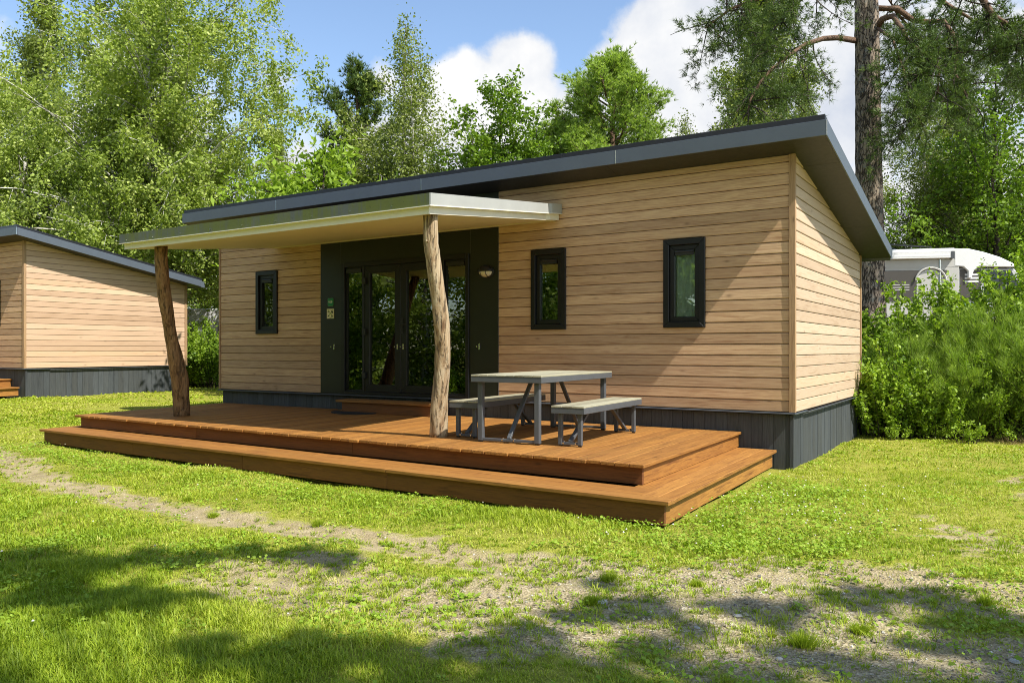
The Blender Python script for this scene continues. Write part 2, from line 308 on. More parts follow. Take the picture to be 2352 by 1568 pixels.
# ------------------------------------------------------------------ mesh helpers
def smoothstep(t): t = np.clip(t, 0, 1); return t * t * (3 - 2 * t)
class MB:
    """collects shapes and links them as ONE mesh object; every shape gets its own rnd value"""
    def __init__(s): s.v, s.f, s.r, s.k = [], [], [], 0
    def add(s, vs, fs, r=None):
        o = len(s.v); s.v += [tuple(map(float, p)) for p in vs]
        if r is None: r = random.random()
        for f in fs: s.f.append(tuple(i + o for i in f)); s.r.append(r)
    def box(s, x0, x1, y0, y1, z0, z1, r=None):
        vs = [(x, y, z) for z in (z0, z1) for y in (y0, y1) for x in (x0, x1)]
        s.add(vs, [(0, 2, 3, 1), (4, 5, 7, 6), (0, 1, 5, 4), (2, 6, 7, 3), (0, 4, 6, 2), (1, 3, 7, 5)], r)
    def hexa(s, b, t, r=None):                       # two matching quads, bottom then top, counter-clockwise seen from above
        s.add(list(b) + list(t), [(3, 2, 1, 0), (4, 5, 6, 7), (0, 1, 5, 4), (1, 2, 6, 5), (2, 3, 7, 6), (3, 0, 4, 7)], r)
    def prism(s, poly, a, b, fn, r=None):            # fn(p, t): 2-D outline point and position along -> xyz
        n = len(poly); vs = [fn(p, a) for p in poly] + [fn(p, b) for p in poly]
        s.add(vs, [tuple(range(n))[::-1], tuple(range(n, 2 * n))] + [(i, (i + 1) % n, n + (i + 1) % n, n + i) for i in range(n)], r)
    def beam(s, a, b, w, h, up=(0, 0, 1), r=None):
        a, b, up = np.array(a, float), np.array(b, float), np.array(up, float); d = (b - a) / np.linalg.norm(b - a)
        x = np.cross(d, up); x /= np.linalg.norm(x); y = np.cross(x, d)
        q = [(-1, -1), (1, -1), (1, 1), (-1, 1)]
        s.hexa([a + x * i * w / 2 + y * j * h / 2 for i, j in q], [b + x * i * w / 2 + y * j * h / 2 for i, j in q], r)
    def tube(s, pts, rad, n=8, r=None, cap=True, lump=0.0):
        pts = [np.array(p, float) for p in pts]; vs, fs = [], []; ref = np.array([0.31, 0.95, 0.02])
        for i, p in enumerate(pts):
            d = pts[min(i + 1, len(pts) - 1)] - pts[max(i - 1, 0)]; d = d / (np.linalg.norm(d) + 1e-9)
            x = np.cross(d, ref); x /= (np.linalg.norm(x) + 1e-9); y = np.cross(d, x); rr = rad[i] if hasattr(rad, '__len__') else rad
            for k in range(n):
                a = 2 * math.pi * k / n; q = rr * (1 + lump * math.sin(3 * a + i * .7) + lump * .6 * math.sin(5 * a - i * .4))
                vs.append(p + (x * math.cos(a) + y * math.sin(a)) * q)
        for i in range(len(pts) - 1):
            for k in range(n):
                fs.append((i * n + k, i * n + (k + 1) % n, (i + 1) * n + (k + 1) % n, (i + 1) * n + k))
        if cap: fs += [tuple(range(n))[::-1], tuple(range((len(pts) - 1) * n, len(pts) * n))]
        s.add(vs, fs, r)
    def mesh(s, name, mat, smooth=False):
        me = bpy.data.meshes.new(name); me.from_pydata(s.v, [], s.f)
        me.attributes.new('rnd', 'FLOAT', 'FACE').data.foreach_set('value', np.array(s.r, dtype=np.float32))
        me.materials.append(M(mat)); me.validate(); me.update()
        if smooth: me.polygons.foreach_set('use_smooth', [True] * len(me.polygons))
        return me
    def build_each(s, name, mat, parent=None, per=1):
        # every shape (or every run of 'per' shapes) becomes an object of its own
        cuts, last = [], None
        return [p.build(name, mat, parent) for p in s.parts(per)]
    def parts(s, per):
        seen, out, order = {}, [], []
        for f, r in zip(s.f, s.r):
            if r not in seen: seen[r] = len(order); order.append([])
            order[seen[r]].append(f)
        for i in range(0, len(order), per):
            m_ = MB(); fs = [f for g_ in order[i:i + per] for f in g_]; ids = sorted({k for f in fs for k in f}); mp = {k: j for j, k in enumerate(ids)}
            m_.v = [s.v[k] for k in ids]; m_.f = [tuple(mp[k] for k in f) for f in fs]; m_.r = [.5] * len(fs); out.append(m_)
        return out
    def build(s, name, mat, parent=None, smooth=False, bevel=0.0):
        o = bpy.data.objects.new(name, s.mesh(name, mat, smooth)); COL.objects.link(o)
        if parent: o.parent = parent
        if bevel:
            b = o.modifiers.new('bevel', 'BEVEL'); b.width = bevel; b.segments = 1; b.limit_method = 'ANGLE'
        return o
def quads_mesh(name, V, rnd, mat, nv=4):
    """V: (n, nv, 3) array of faces, rnd: (n,)"""
    n = len(V); me = bpy.data.meshes.new(name)
    me.vertices.add(n * nv); me.vertices.foreach_set('co', np.ascontiguousarray(V, dtype=np.float32).ravel())
    me.loops.add(n * nv); me.loops.foreach_set('vertex_index', np.arange(n * nv, dtype=np.int32))
    me.polygons.add(n); me.polygons.foreach_set('loop_start', np.arange(0, n * nv, nv, dtype=np.int32))
    try: me.polygons.foreach_set('loop_total', np.full(n, nv, dtype=np.int32))
    except Exception: pass
    me.attributes.new('rnd', 'FLOAT', 'FACE').data.foreach_set('value', np.asarray(rnd, dtype=np.float32))
    me.materials.append(M(mat)); me.update(calc_edges=True); return me
def link(name, me, parent=None):
    o = bpy.data.objects.new(name, me); COL.objects.link(o)
    if parent: o.parent = parent
    return o
def thing(name, label, cat, loc=(0, 0, 0), rz=0, group=None):
    o = bpy.data.objects.new(name, None); COL.objects.link(o); o.location = loc; o.rotation_euler = (0, 0, rz)
    o.empty_display_size = 0.2; o['label'] = label; o['category'] = cat
    if group: o['group'] = group
    return o
def tag(o, label, cat, group=None, kind=None):
    o['label'] = label
    if kind: o['kind'] = kind
    else: o['category'] = cat
    if group: o['group'] = group
    return o
def copy_tree(o, parent=None, skip=()):
    c = o.copy(); COL.objects.link(c)
    if parent: c.parent = parent
    for ch in [x for x in bpy.data.objects if x.parent == o]:
        if ch.name.split('.')[0] not in skip: copy_tree(ch, c, skip)
    return c
def unit(v): return v / (np.linalg.norm(v, axis=-1, keepdims=True) + 1e-9)

# ------------------------------------------------------------------ the lie of the land
GZ = -0.686
def terrain(x, y):
    x, y = np.asarray(x, float), np.asarray(y, float)
    z = GZ + 0.26 * smoothstep((-x - 9) / 8) * smoothstep((y + 6) / 5)
    d = (y - 5.5 + 0.5 * np.maximum(x, -1.0)) / 1.1
    z = z + 1.25 * smoothstep((d - 0.35) / 4.0) * smoothstep((x + 16) / 6)
    z = z + 0.5 * smoothstep((y - 9) / 6) * smoothstep((-x - 10) / 6)
    z = z + 0.018 * np.sin(x * 2.1 + y * .7) * np.sin(y * 2.7 - x * .4) + 0.012 * np.sin(x * 5.3 + 1) * np.sin(y * 4.7)
    # worn hollow of the two wheel tracks
    return z - 0.03 * np.maximum(track(x, y), 0)
RUT = np.array([(-14, -3.2), (-8.7, -4.67), (-6.5, -5.2), (-4.45, -5.33), (-3, -5.29), (-1.9, -5.25), (-1.1, -5.25), (-.15, -5.15), (.58, -4.95), (1.3, -4.6), (2.3, -4.3), (4, -4.0)])
RUT2 = np.array([(-1.7, -6.3), (-0.9, -6.25), (-0.2, -6.05), (.5, -5.8), (1.2, -5.6), (2.2, -5.4), (4, -5.2)])
def seg_dist(x, y, P):
    best = np.full(np.shape(x), 1e9)
    for (x0, y0), (x1, y1) in zip(P[:-1], P[1:]):
        dx, dy = x1 - x0, y1 - y0; t = np.clip(((x - x0) * dx + (y - y0) * dy) / (dx * dx + dy * dy), 0, 1)
        best = np.minimum(best, np.hypot(x - x0 - t * dx, y - y0 - t * dy))
    return best
def vnoise(x, y, f, seed):
    """value noise, vectorised"""
    r = np.random.default_rng(seed).random((64, 64)); X, Y = x * f + 900, y * f + 900
    i, j = np.floor(X).astype(int), np.floor(Y).astype(int); u, v = smoothstep(X - i), smoothstep(Y - j)
    g = lambda a, b: r[a % 64, b % 64]
    return (g(i, j) * (1 - u) + g(i + 1, j) * u) * (1 - v) + (g(i, j + 1) * (1 - u) + g(i + 1, j + 1) * u) * v
def track(x, y):
    a = 1 - seg_dist(x, y, RUT) / (0.25 + 0.16 * smoothstep((x + 1) / 2)); b = 1 - seg_dist(x, y, RUT2) / 0.46
    return np.maximum(np.maximum(a, b), -2.0)
def cover(x, y):
    """how much of the ground grass covers, 0..1"""
    x, y = np.asarray(x, float), np.asarray(y, float)
    n = 0.42 * vnoise(x, y, 1.3, 1) + 0.33 * vnoise(x, y, 3.9, 2) + 0.25 * vnoise(x, y, 11, 3)
    t = track(x, y)
    c = 1.0 - smoothstep((t + 0.80 + (n - .5) * 2.8) / 1.0) * (0.92)
    spot_ = np.exp(-(((x - 2.6) / .9) ** 2 + ((y - .3) / 1.2) ** 2)) * .9 + .75 * np.exp(-(((x - 1.9) / .7) ** 2 + ((y + 2.6) / 1.3) ** 2)) + .5 * np.exp(-(((x + .9) / 1.2) ** 2 + ((y + 4.75) / .35) ** 2))
    spot2 = smoothstep((x + 1.2) / 1.5) * smoothstep((-3.7 - y) / .8) * smoothstep((y + 7.2) / .6) * .42
    c = c * (1 - np.minimum(.92, spot_ * 1.5 * smoothstep((n - .38) / .18))) * (1 - spot2 * (n > .42))
    thin = 0.40 + 0.60 * smoothstep((n - .30) / .22)
    return np.clip(c * thin, 0.02, 1)
DECK = [(-10.2, -3.85), (0.05, -3.85)]
def blocked(x, y):
    """under the cabins and the decks"""
    a = (x > -10.45) & (x < -0.0) & (y > 0.0) & (y < 4.4)
    fy = -3.72 + (-3.40 + 3.72) * (x / -10.1)
    b = (x > -10.12) & (x < -0.08) & (y > fy) & (y <= 0.1)
    X, Y = to_neighbour(x, y)
    c = (X > -10.45) & (X < 0) & (Y > 0) & (Y < 4.4); d = (X > -10.1) & (X < -.1) & (Y > -3.6) & (Y <= 0.1)
    return a | b | c | d
# the neighbouring cabin: same type, turned 4 degrees, a little higher
NB = spot(56.8, 19.1); NBZ = 0.289; NBR = R(1.6)
def to_neighbour(x, y):
    dx, dy = x - NB[0], y - NB[1]; c, s = math.cos(NBR), math.sin(NBR)
    return dx * c + dy * s, -dx * s + dy * c

def build_ground():
    xs = np.unique(np.concatenate([np.linspace(-300, -30, 28), np.arange(-30, -9, .5), np.arange(-9, 5, .07), np.arange(5, 12, .5), np.linspace(12, 300, 30)]))
    ys = np.unique(np.concatenate([np.linspace(-200, -12, 20), np.arange(-12, -8.2, .3), np.arange(-8.2, 1.5, .07), np.arange(1.5, 26, .4), np.linspace(26, 400, 40)]))
    X, Y = np.meshgrid(xs, ys); Z = terrain(X, Y); nx, ny = len(xs), len(ys)
    me = bpy.data.meshes.new('ground'); V = np.stack([X, Y, Z], -1).reshape(-1, 3)
    i = (np.arange(ny - 1)[:, None] * nx + np.arange(nx - 1)[None]).ravel()
    F = np.stack([i, i + 1, i + nx + 1, i + nx], -1)
    me.vertices.add(len(V)); me.vertices.foreach_set('co', V.astype(np.float32).ravel())
    me.loops.add(len(F) * 4); me.loops.foreach_set('vertex_index', F.astype(np.int32).ravel())
    me.polygons.add(len(F)); me.polygons.foreach_set('loop_start', np.arange(0, len(F) * 4, 4, dtype=np.int32))
    me.update(calc_edges=True)
    me.attributes.new('cover', 'FLOAT', 'POINT').data.foreach_set('value', cover(X, Y).astype(np.float32).ravel())
    gr = np.clip(.75 * smoothstep((X + 1.2) / 1.6) * smoothstep((-3.9 - Y) / 1.0) + .15, 0, 1)
    me.attributes.new('gravel', 'FLOAT', 'POINT').data.foreach_set('value', gr.astype(np.float32).ravel())
    bank = (Y - 5.5 + 0.5 * np.maximum(X, -1.0)) / 1.1
    me.attributes.new('litter', 'FLOAT', 'POINT').data.foreach_set('value', smoothstep((bank - .1) / .5).astype(np.float32).ravel())
    me.polygons.foreach_set('use_smooth', [True] * len(F)); me.materials.append(M('lawn_soil'))
    o = link('ground', me); o['kind'] = 'structure'
build_ground()

# ------------------------------------------------------------------ the cabin
ZT, ZB, DP, LN = 3.043, 2.277, 4.449, 10.469; K = (ZT - ZB) / DP
soff = lambda y: ZT - K * y
PITCH = 0.1345
def boards(mb, axis, a0, a1, n0, sgn, ztop, holes=(), clip=None):
    """horizontal cladding: axis 0 runs along x on a wall facing -y; axis 1 along y on a wall facing +x"""
    z, i = 0.0, 0
    while z < ztop - 0.02:
        z1 = min(z + PITCH, ztop); zc = (z + z1) / 2; spans = [(a0, a1)]
        for h0, h1, hz0, hz1 in holes:
            if hz0 < zc < hz1:
                spans = [q for s0, s1 in spans for q in ((s0, min(s1, h0)), (max(s0, h1), s1)) if q[1] - q[0] > 0.01]
        if clip: spans = [(s0, min(s1, clip(z))) for s0, s1 in spans if min(s1, clip(z)) - s0 > 0.02]
        prof = [(0.0, z + 0.006), (0.016, z + 0.006), (0.019, z + 0.013), (0.016, z1 - 0.009), (0.006, z1 + 0.0005), (0.0, z1 + 0.0005)]
        for s0, s1 in spans:
            cuts = [s0, s1]
            if s1 - s0 > 4.5: c = s0 + (s1 - s0) * random.uniform(.3, .7); cuts = [s0, c, s1]
            for c0, c1 in zip(cuts[:-1], cuts[1:]):
                if c1 < s1: c1 -= 0.002
                if axis == 0: mb.prism(prof, c0, c1, lambda p, t: (t, n0 - p[0], p[1]))
                else: mb.prism(prof, c0, c1, lambda p, t: (n0 + p[0] * sgn, t, p[1]))
        z += PITCH; i += 1
def holed(mb, x0, x1, y0, y1, z0, z1, holes):
    xs = sorted({x0, x1, *[h[0] for h in holes], *[h[1] for h in holes]}); zs = sorted({z0, z1, *[h[2] for h in holes], *[h[3] for h in holes]})
    for a, b in zip(xs[:-1], xs[1:]):
        for c, d in zip(zs[:-1], zs[1:]):
            xm, zm = (a + b) / 2, (c + d) / 2
            if x0 <= xm <= x1 and z0 <= zm <= z1 and not any(h[0] < xm < h[1] and h[2] < zm < h[3] for h in holes): mb.box(a, b, y0, y1, c, d)

def frame_ring(mb, x0, x1, z0, z1, w, y0, y1, mitre=True):
    o = [(x0, z0), (x1, z0), (x1, z1), (x0, z1)]; i = [(x0 + w, z0 + w), (x1 - w, z0 + w), (x1 - w, z1 - w), (x0 + w, z1 - w)]
    for k in range(4):
        a, b, c, d = o[k], o[(k + 1) % 4], i[(k + 1) % 4], i[k]
        mb.prism([a, b, c, d], y0, y1, lambda p, t: (p[0], t, p[1]))

WINS = [(-9.43, -8.87, 1.02, 2.145), (-3.60, -3.04, 1.02, 2.145), (-1.61, -1.06, 1.02, 2.145)]
PX0, PX1 = -7.802, -4.165
def make_window(parent, x0, x1, z0, z1, curtain=False):
    w = MB(); frame_ring(w, x0, x1, z0, z1, 0.075, -0.050, 0.05); o = w.build('window', 'frame_dark', parent, bevel=0.004)
    s = MB(); frame_ring(s, x0 + .077, x1 - .077, z0 + .077, z1 - .077, 0.062, -0.018, 0.05); s.build('sash', 'frame_dark', o, bevel=0.004)
    g = MB(); g.box(x0 + .13, x1 - .13, 0.016, 0.022, z0 + .13, z1 - .13); g.build('pane', 'window_glass', o)
    v = MB(); v.box(x0 + .15, x1 - .15, -0.030, -0.016, z1 - .205, z1 - .145); v.tube([(x0 + .16, -.034, z1 - .165), (x1 - .16, -.034, z1 - .165)], .010, 8); v.build('trickle_vent', 'black_plastic', o)
    if curtain:
        c = MB(); n = 46; xs = np.linspace(x0 + .06, x1 - .06, n); ys = .062 + .022 * np.sin(xs * 62) + .012 * np.sin(xs * 23)
        for a in range(n - 1):
            c.add([(xs[a], ys[a], z0 - .1), (xs[a + 1], ys[a + 1], z0 - .1), (xs[a + 1], ys[a + 1], z1 + .1), (xs[a], ys[a], z1 + .1)], [(0, 1, 2, 3)], .5)
        c.build('curtain', 'curtain_cloth', o, smooth=True)
    return o

def make_cabin():
    t = thing('cabin', 'timber clad holiday cabin with mono-pitch dark roof, canopy and black French doors', 'cabin')
    # front wall: core, cladding left and right of the entrance panel
    holes = [(a + .05, b - .05, c + .05, d - .05) for a, b, c, d in WINS]; door = (-7.27, -4.71, 0.0, 2.15)
    w = MB(); holed(w, -LN, 0, 0.0, 0.12, -0.02, ZT - .015, holes + [door])
    w.box(-LN, 0, DP - .12, DP, -.02, soff(DP) + .005); 
    for X in ((-LN, -LN + .12), (-.12, 0)):
        w.prism([(0.12, -.02), (DP - .12, -.02), (DP - .12, soff(DP - .12) - .004), (.12, soff(.12) - .004)], X[0], X[1], lambda p, q: (q, p[0], p[1]))
    wall = w.build('wall', 'backing', t)
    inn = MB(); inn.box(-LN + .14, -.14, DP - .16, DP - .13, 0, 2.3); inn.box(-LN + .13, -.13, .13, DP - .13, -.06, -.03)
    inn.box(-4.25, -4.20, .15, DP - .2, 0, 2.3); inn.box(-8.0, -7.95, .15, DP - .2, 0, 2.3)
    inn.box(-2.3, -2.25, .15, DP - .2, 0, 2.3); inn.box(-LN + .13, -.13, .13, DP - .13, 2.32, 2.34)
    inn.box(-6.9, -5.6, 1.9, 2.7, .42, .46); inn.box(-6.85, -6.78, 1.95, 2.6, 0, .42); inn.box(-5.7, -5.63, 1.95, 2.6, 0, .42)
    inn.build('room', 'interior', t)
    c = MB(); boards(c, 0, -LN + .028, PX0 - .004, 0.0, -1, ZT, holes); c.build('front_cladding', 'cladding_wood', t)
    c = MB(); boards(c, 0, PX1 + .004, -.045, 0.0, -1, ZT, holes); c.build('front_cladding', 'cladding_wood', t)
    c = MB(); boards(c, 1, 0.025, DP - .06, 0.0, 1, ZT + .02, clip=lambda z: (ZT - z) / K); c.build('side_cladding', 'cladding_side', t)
    c = MB(); c.box(-.045, .027, -.034, .025, .002, ZT + .002); c.build('corner_trim', 'trim_wood', t, bevel=.003)
    c = MB(); c.box(-LN - .012, -LN + .028, -.034, .02, .002, ZT + .002); c.build('corner_trim', 'trim_wood', t, bevel=.003)
    c = MB(); c.box(-.01, .034, DP - .058, DP + .02, .002, soff(DP) + .01); c.build('corner_trim', 'trim_wood', t, bevel=.003)
    # dark entrance panel round the glazing
    p = MB(); holed(p, PX0, PX1, -.020, -.002, 0.005, ZT - .002, [door]); ep = p.build('entrance_panel', 'panel_dark', t)
    j = MB()
    for x in (-7.33, -4.66): j.box(x - .002, x + .002, -.0225, -.0205, 2.17, ZT - .01)
    j.box(PX1 - .004, PX1 + .004, -.024, -.0205, 0.01, ZT - .01); j.build_each('panel_joint', 'steel_grey', ep)
    # glazed door set
    D0, D1, DZ = -7.296, -4.688, 2.174
    d = MB(); d.box(D0, D0 + .07, -.045, .06, 0, DZ); d.box(D1 - .055, D1, -.045, .06, 0, DZ); d.box(D0 + .07, D1 - .055, -.043, .06, DZ - .075, DZ); d.box(D0 + .07, D1 - .055, -.043, .06, 0, .055)
    d.box(-6.835, -6.795, -.040, .06, .055, DZ - .075); d.box(-5.20, -5.15, -.040, .06, .055, DZ - .075)
    dr = d.build('door_frame', 'frame_dark', t, bevel=.004)
    for a, b in ((D0 + .072, -6.837), (-5.148, D1 - .057)):
        s = MB(); frame_ring(s, a, b, .057, DZ - .077, .022, -.012, .05); fx = s.build('side_light', 'frame_dark', dr)
        s.__init__(); s.box(a + .02, b - .02, .016, .022, .08, DZ - .1); s.build('pane', 'window_glass', fx)
        s.__init__(); s.box(a + .03, b - .03, -.028, -.014, DZ - .165, DZ - .105); s.build('trickle_vent', 'black_plastic', fx)
    for a, b in ((-6.793, -6.022), (-6.018, -5.202)):
        s = MB(); frame_ring(s, a, b, .057, DZ - .077, .118, -.030, .05); lf = s.build('door_leaf', 'frame_dark', dr, bevel=.004)
        s.__init__(); s.box(a + .112, b - .112, .006, .012, .170, DZ - .19); s.build('pane', 'window_glass', lf)
        s.__init__()
        side = a if a < -6.5 else b
        for z in (.32, 1.03, 1.86): s.box(side - .025, side + .05, -.062, -.028, z - .05, z + .05); s.tube([(side - .01, -.05, z - .07), (side - .01, -.05, z + .07)], .012, 8)
        s.build_each('hinge', 'black_plastic', lf, per=2)
    h = MB(); h.box(-5.995, -5.965, -.042, -.028, 1.0, 1.24); h.tube([(-5.98, -.03, 1.14), (-5.98, -.085, 1.14)], .01, 8); h.tube([(-5.98, -.082, 1.14), (-5.86, -.082, 1.138)], .010, 8); h.build('door_handle', 'black_plastic', dr)
    def hook(x, z, par):
        k = MB()
        for dz in (-.03, .03): k.tube([(x, -.024, z + dz), (x, -.032, z + dz)], .015, 12)
        k.box(x - .012, x + .012, -.033, -.024, z - .03, z + .03); k.tube([(x, -.03, z), (x, -.085, z)], .006, 8); k.tube([(x, -.085, z), (x, -.10, z)], .011, 10)
        k.build('door_holder', 'chrome', par)
    hook(-7.479, .787, t); hook(-4.50, .787, t); hook(-6.085, .785, dr); hook(-5.965, .787, dr)
    # windows
    for i, q in enumerate(WINS): make_window(t, *q, curtain=(i == 2))
    # plinth skirting of vertical boards and its drip flashing
    def skirt(a0, a1, fn, name):
        k = MB(); x = a0
        while x < a1 - .01:
            wd = min(random.uniform(.13, .15), a1 - x); q = [(x + .002, GZ - .15), (x + wd - .002, GZ - .15), (x + wd - .002, -.035), (x + .002, -.035)]
            dpt = random.uniform(-.002, .002); k.prism(q, 0.0 + dpt, .018 + dpt, fn); x += wd
        k.build(name, 'skirt_wood', t)
    skirt(-LN + .03, -.05, lambda p, q: (p[0], .048 - q, p[1]), 'skirting'); skirt(0.03, DP - .02, lambda p, q: (-.045 + q, p[0], p[1]), 'skirting')
    skirt(-LN + .03, -.03, lambda p, q: (p[0], DP - .04 + q, p[1]), 'skirting'); skirt(0.05, DP - .05, lambda p, q: (-LN + .03 - q, p[0], p[1]), 'skirting')
    k = MB(); k.box(-.048, -.005, .020, .062, GZ - .15, -.036); k.build('skirting_corner', 'skirt_wood', t)
    k = MB(); k.box(-LN - .02, PX0, -.048, -.002, -.026, -.006); k.box(PX0 + .002, .035, -.050, -.002, -.022, -.003); k.build('drip_flashing', 'flashing', t, bevel=.003)
    k = MB(); k.hexa([(0, .6, -.04), (.045, .6, -.03), (.045, DP + .03, -.02), (0, DP + .03, -.03)], [(0, .6, -.028), (.045, .6, -.018), (.045, DP + .03, -.008), (0, DP + .03, -.018)])
    k.box(-.002, .030, -.002, .595, -.026, -.008); k.build('drip_flashing', 'flashing', t, bevel=.003)
    # roof: slab, fascia boards with joints, cap
    X0, X1, Y0, Y1 = -11.03, .455, -.421, 4.640; TH = .155
    rf = MB(); rf.prism([(Y0 + .02, soff(Y0 + .02) + .006), (Y1 - .02, soff(Y1 - .02) + .006), (Y1 - .02, soff(Y1 - .02) + TH), (Y0 + .02, soff(Y0 + .02) + TH)], X0 + .02, X1 - .02, lambda p, q: (q, p[0], p[1]))
    roof = rf.build('roof', 'roof_bitumen', t)
    so_ = MB(); seams = [X0 + .015, -8.6, -5.4, -2.25, X1 - .015]
    for a, b in zip(seams[:-1], seams[1:]):
        so_.prism([(Y0 + .015, soff(Y0 + .015) - .002), (0.4, soff(.4) - .002), (.4, soff(.4) + .004), (Y0 + .015, soff(Y0 + .015) + .004)], a + .002, b - .002, lambda p, q: (q, p[0], p[1]))
    for a, b in ((0.405, 2.9), (2.905, Y1 - .015)):
        so_.prism([(a, soff(a) - .002), (b, soff(b) - .002), (b, soff(b) + .004), (a, soff(a) + .004)], -.1, X1 - .015, lambda p, q: (q, p[0], p[1]))
        so_.prism([(a, soff(a) - .002), (b, soff(b) - .002), (b, soff(b) + .004), (a, soff(a) + .004)], X0 + .015, -LN + .1, lambda p, q: (q, p[0], p[1]))
    so_.build('soffit', 'soffit_dark', roof)
    fh = .168; fa = MB(); cuts = [X0, -8.45, -5.28, -2.10, X1]
    for a, b in zip(cuts[:-1], cuts[1:]): fa.box(a + .003, b - .003, Y0 - .004, Y0 + .014, soff(Y0) - .006, soff(Y0) + fh)
    fa.build('fascia', 'fascia_anthracite', roof, bevel=.002)
    for xa in (X1 - .012, X0 - .004):
        fa = MB()
        for a, b in ((Y0 + .016, 3.2), (3.206, Y1)):
            fa.prism([(a, soff(a) - .008), (b, soff(b) - .008), (b, soff(b) + fh), (a, soff(a) + fh)], xa, xa + .016, lambda p, q: (q, p[0], p[1]))
        b = Y1; fa.prism([(b - .05, soff(b) - .012), (b + .07, soff(b) - .035), (b + .07, soff(b) + fh - .035), (b - .05, soff(b) + fh - .01)], xa + .017, xa + .020, lambda p, q: (q, p[0], p[1]))
        fa.build('fascia', 'fascia_anthracite', roof, bevel=.002)
    sm = MB()
    for x in (-8.45, -5.28, -2.10): sm.box(x - .003, x + .003, Y0 - .006, Y0 + .002, soff(Y0) - .004, soff(Y0) + fh)
    sm.box(X1 - .001, X1 + .0055, Y0 - .006, Y0 + .002, soff(Y0) - .006, soff(Y0) + fh); sm.build_each('fascia_joint', 'chrome', roof)
    cp = MB(); c0, c1 = soff(Y0) + TH, soff(Y0) + fh + .066
    for a, b in ((X0 + .03, -6.6), (-6.597, -2.9), (-2.897, X1 - .022)): cp.box(a, b, Y0 + .018, Y0 + .07, c0, c1)
    for xa in (X1 - .07, X0 + .03):
        for a, b in ((Y0 + .072, 2.1), (2.103, Y1 + .02)):
            cp.prism([(a, soff(a) + TH), (b, soff(b) + TH), (b, soff(b) + fh + .064), (a, soff(a) + fh + .064)], xa, xa + .048, lambda p, q: (q, p[0], p[1]))
    cp.build('roof_edge_cap', 'cap_black', roof, bevel=.003)
    g = MB(); b = Y1 + .01; g.tube([(X0 + .02, b + .05, soff(b) + .02), (X1 - .02, b + .05, soff(b) + .02)], .055, 10); g.build('gutter', 'flashing', roof)
    return t
cabin = make_cabin()

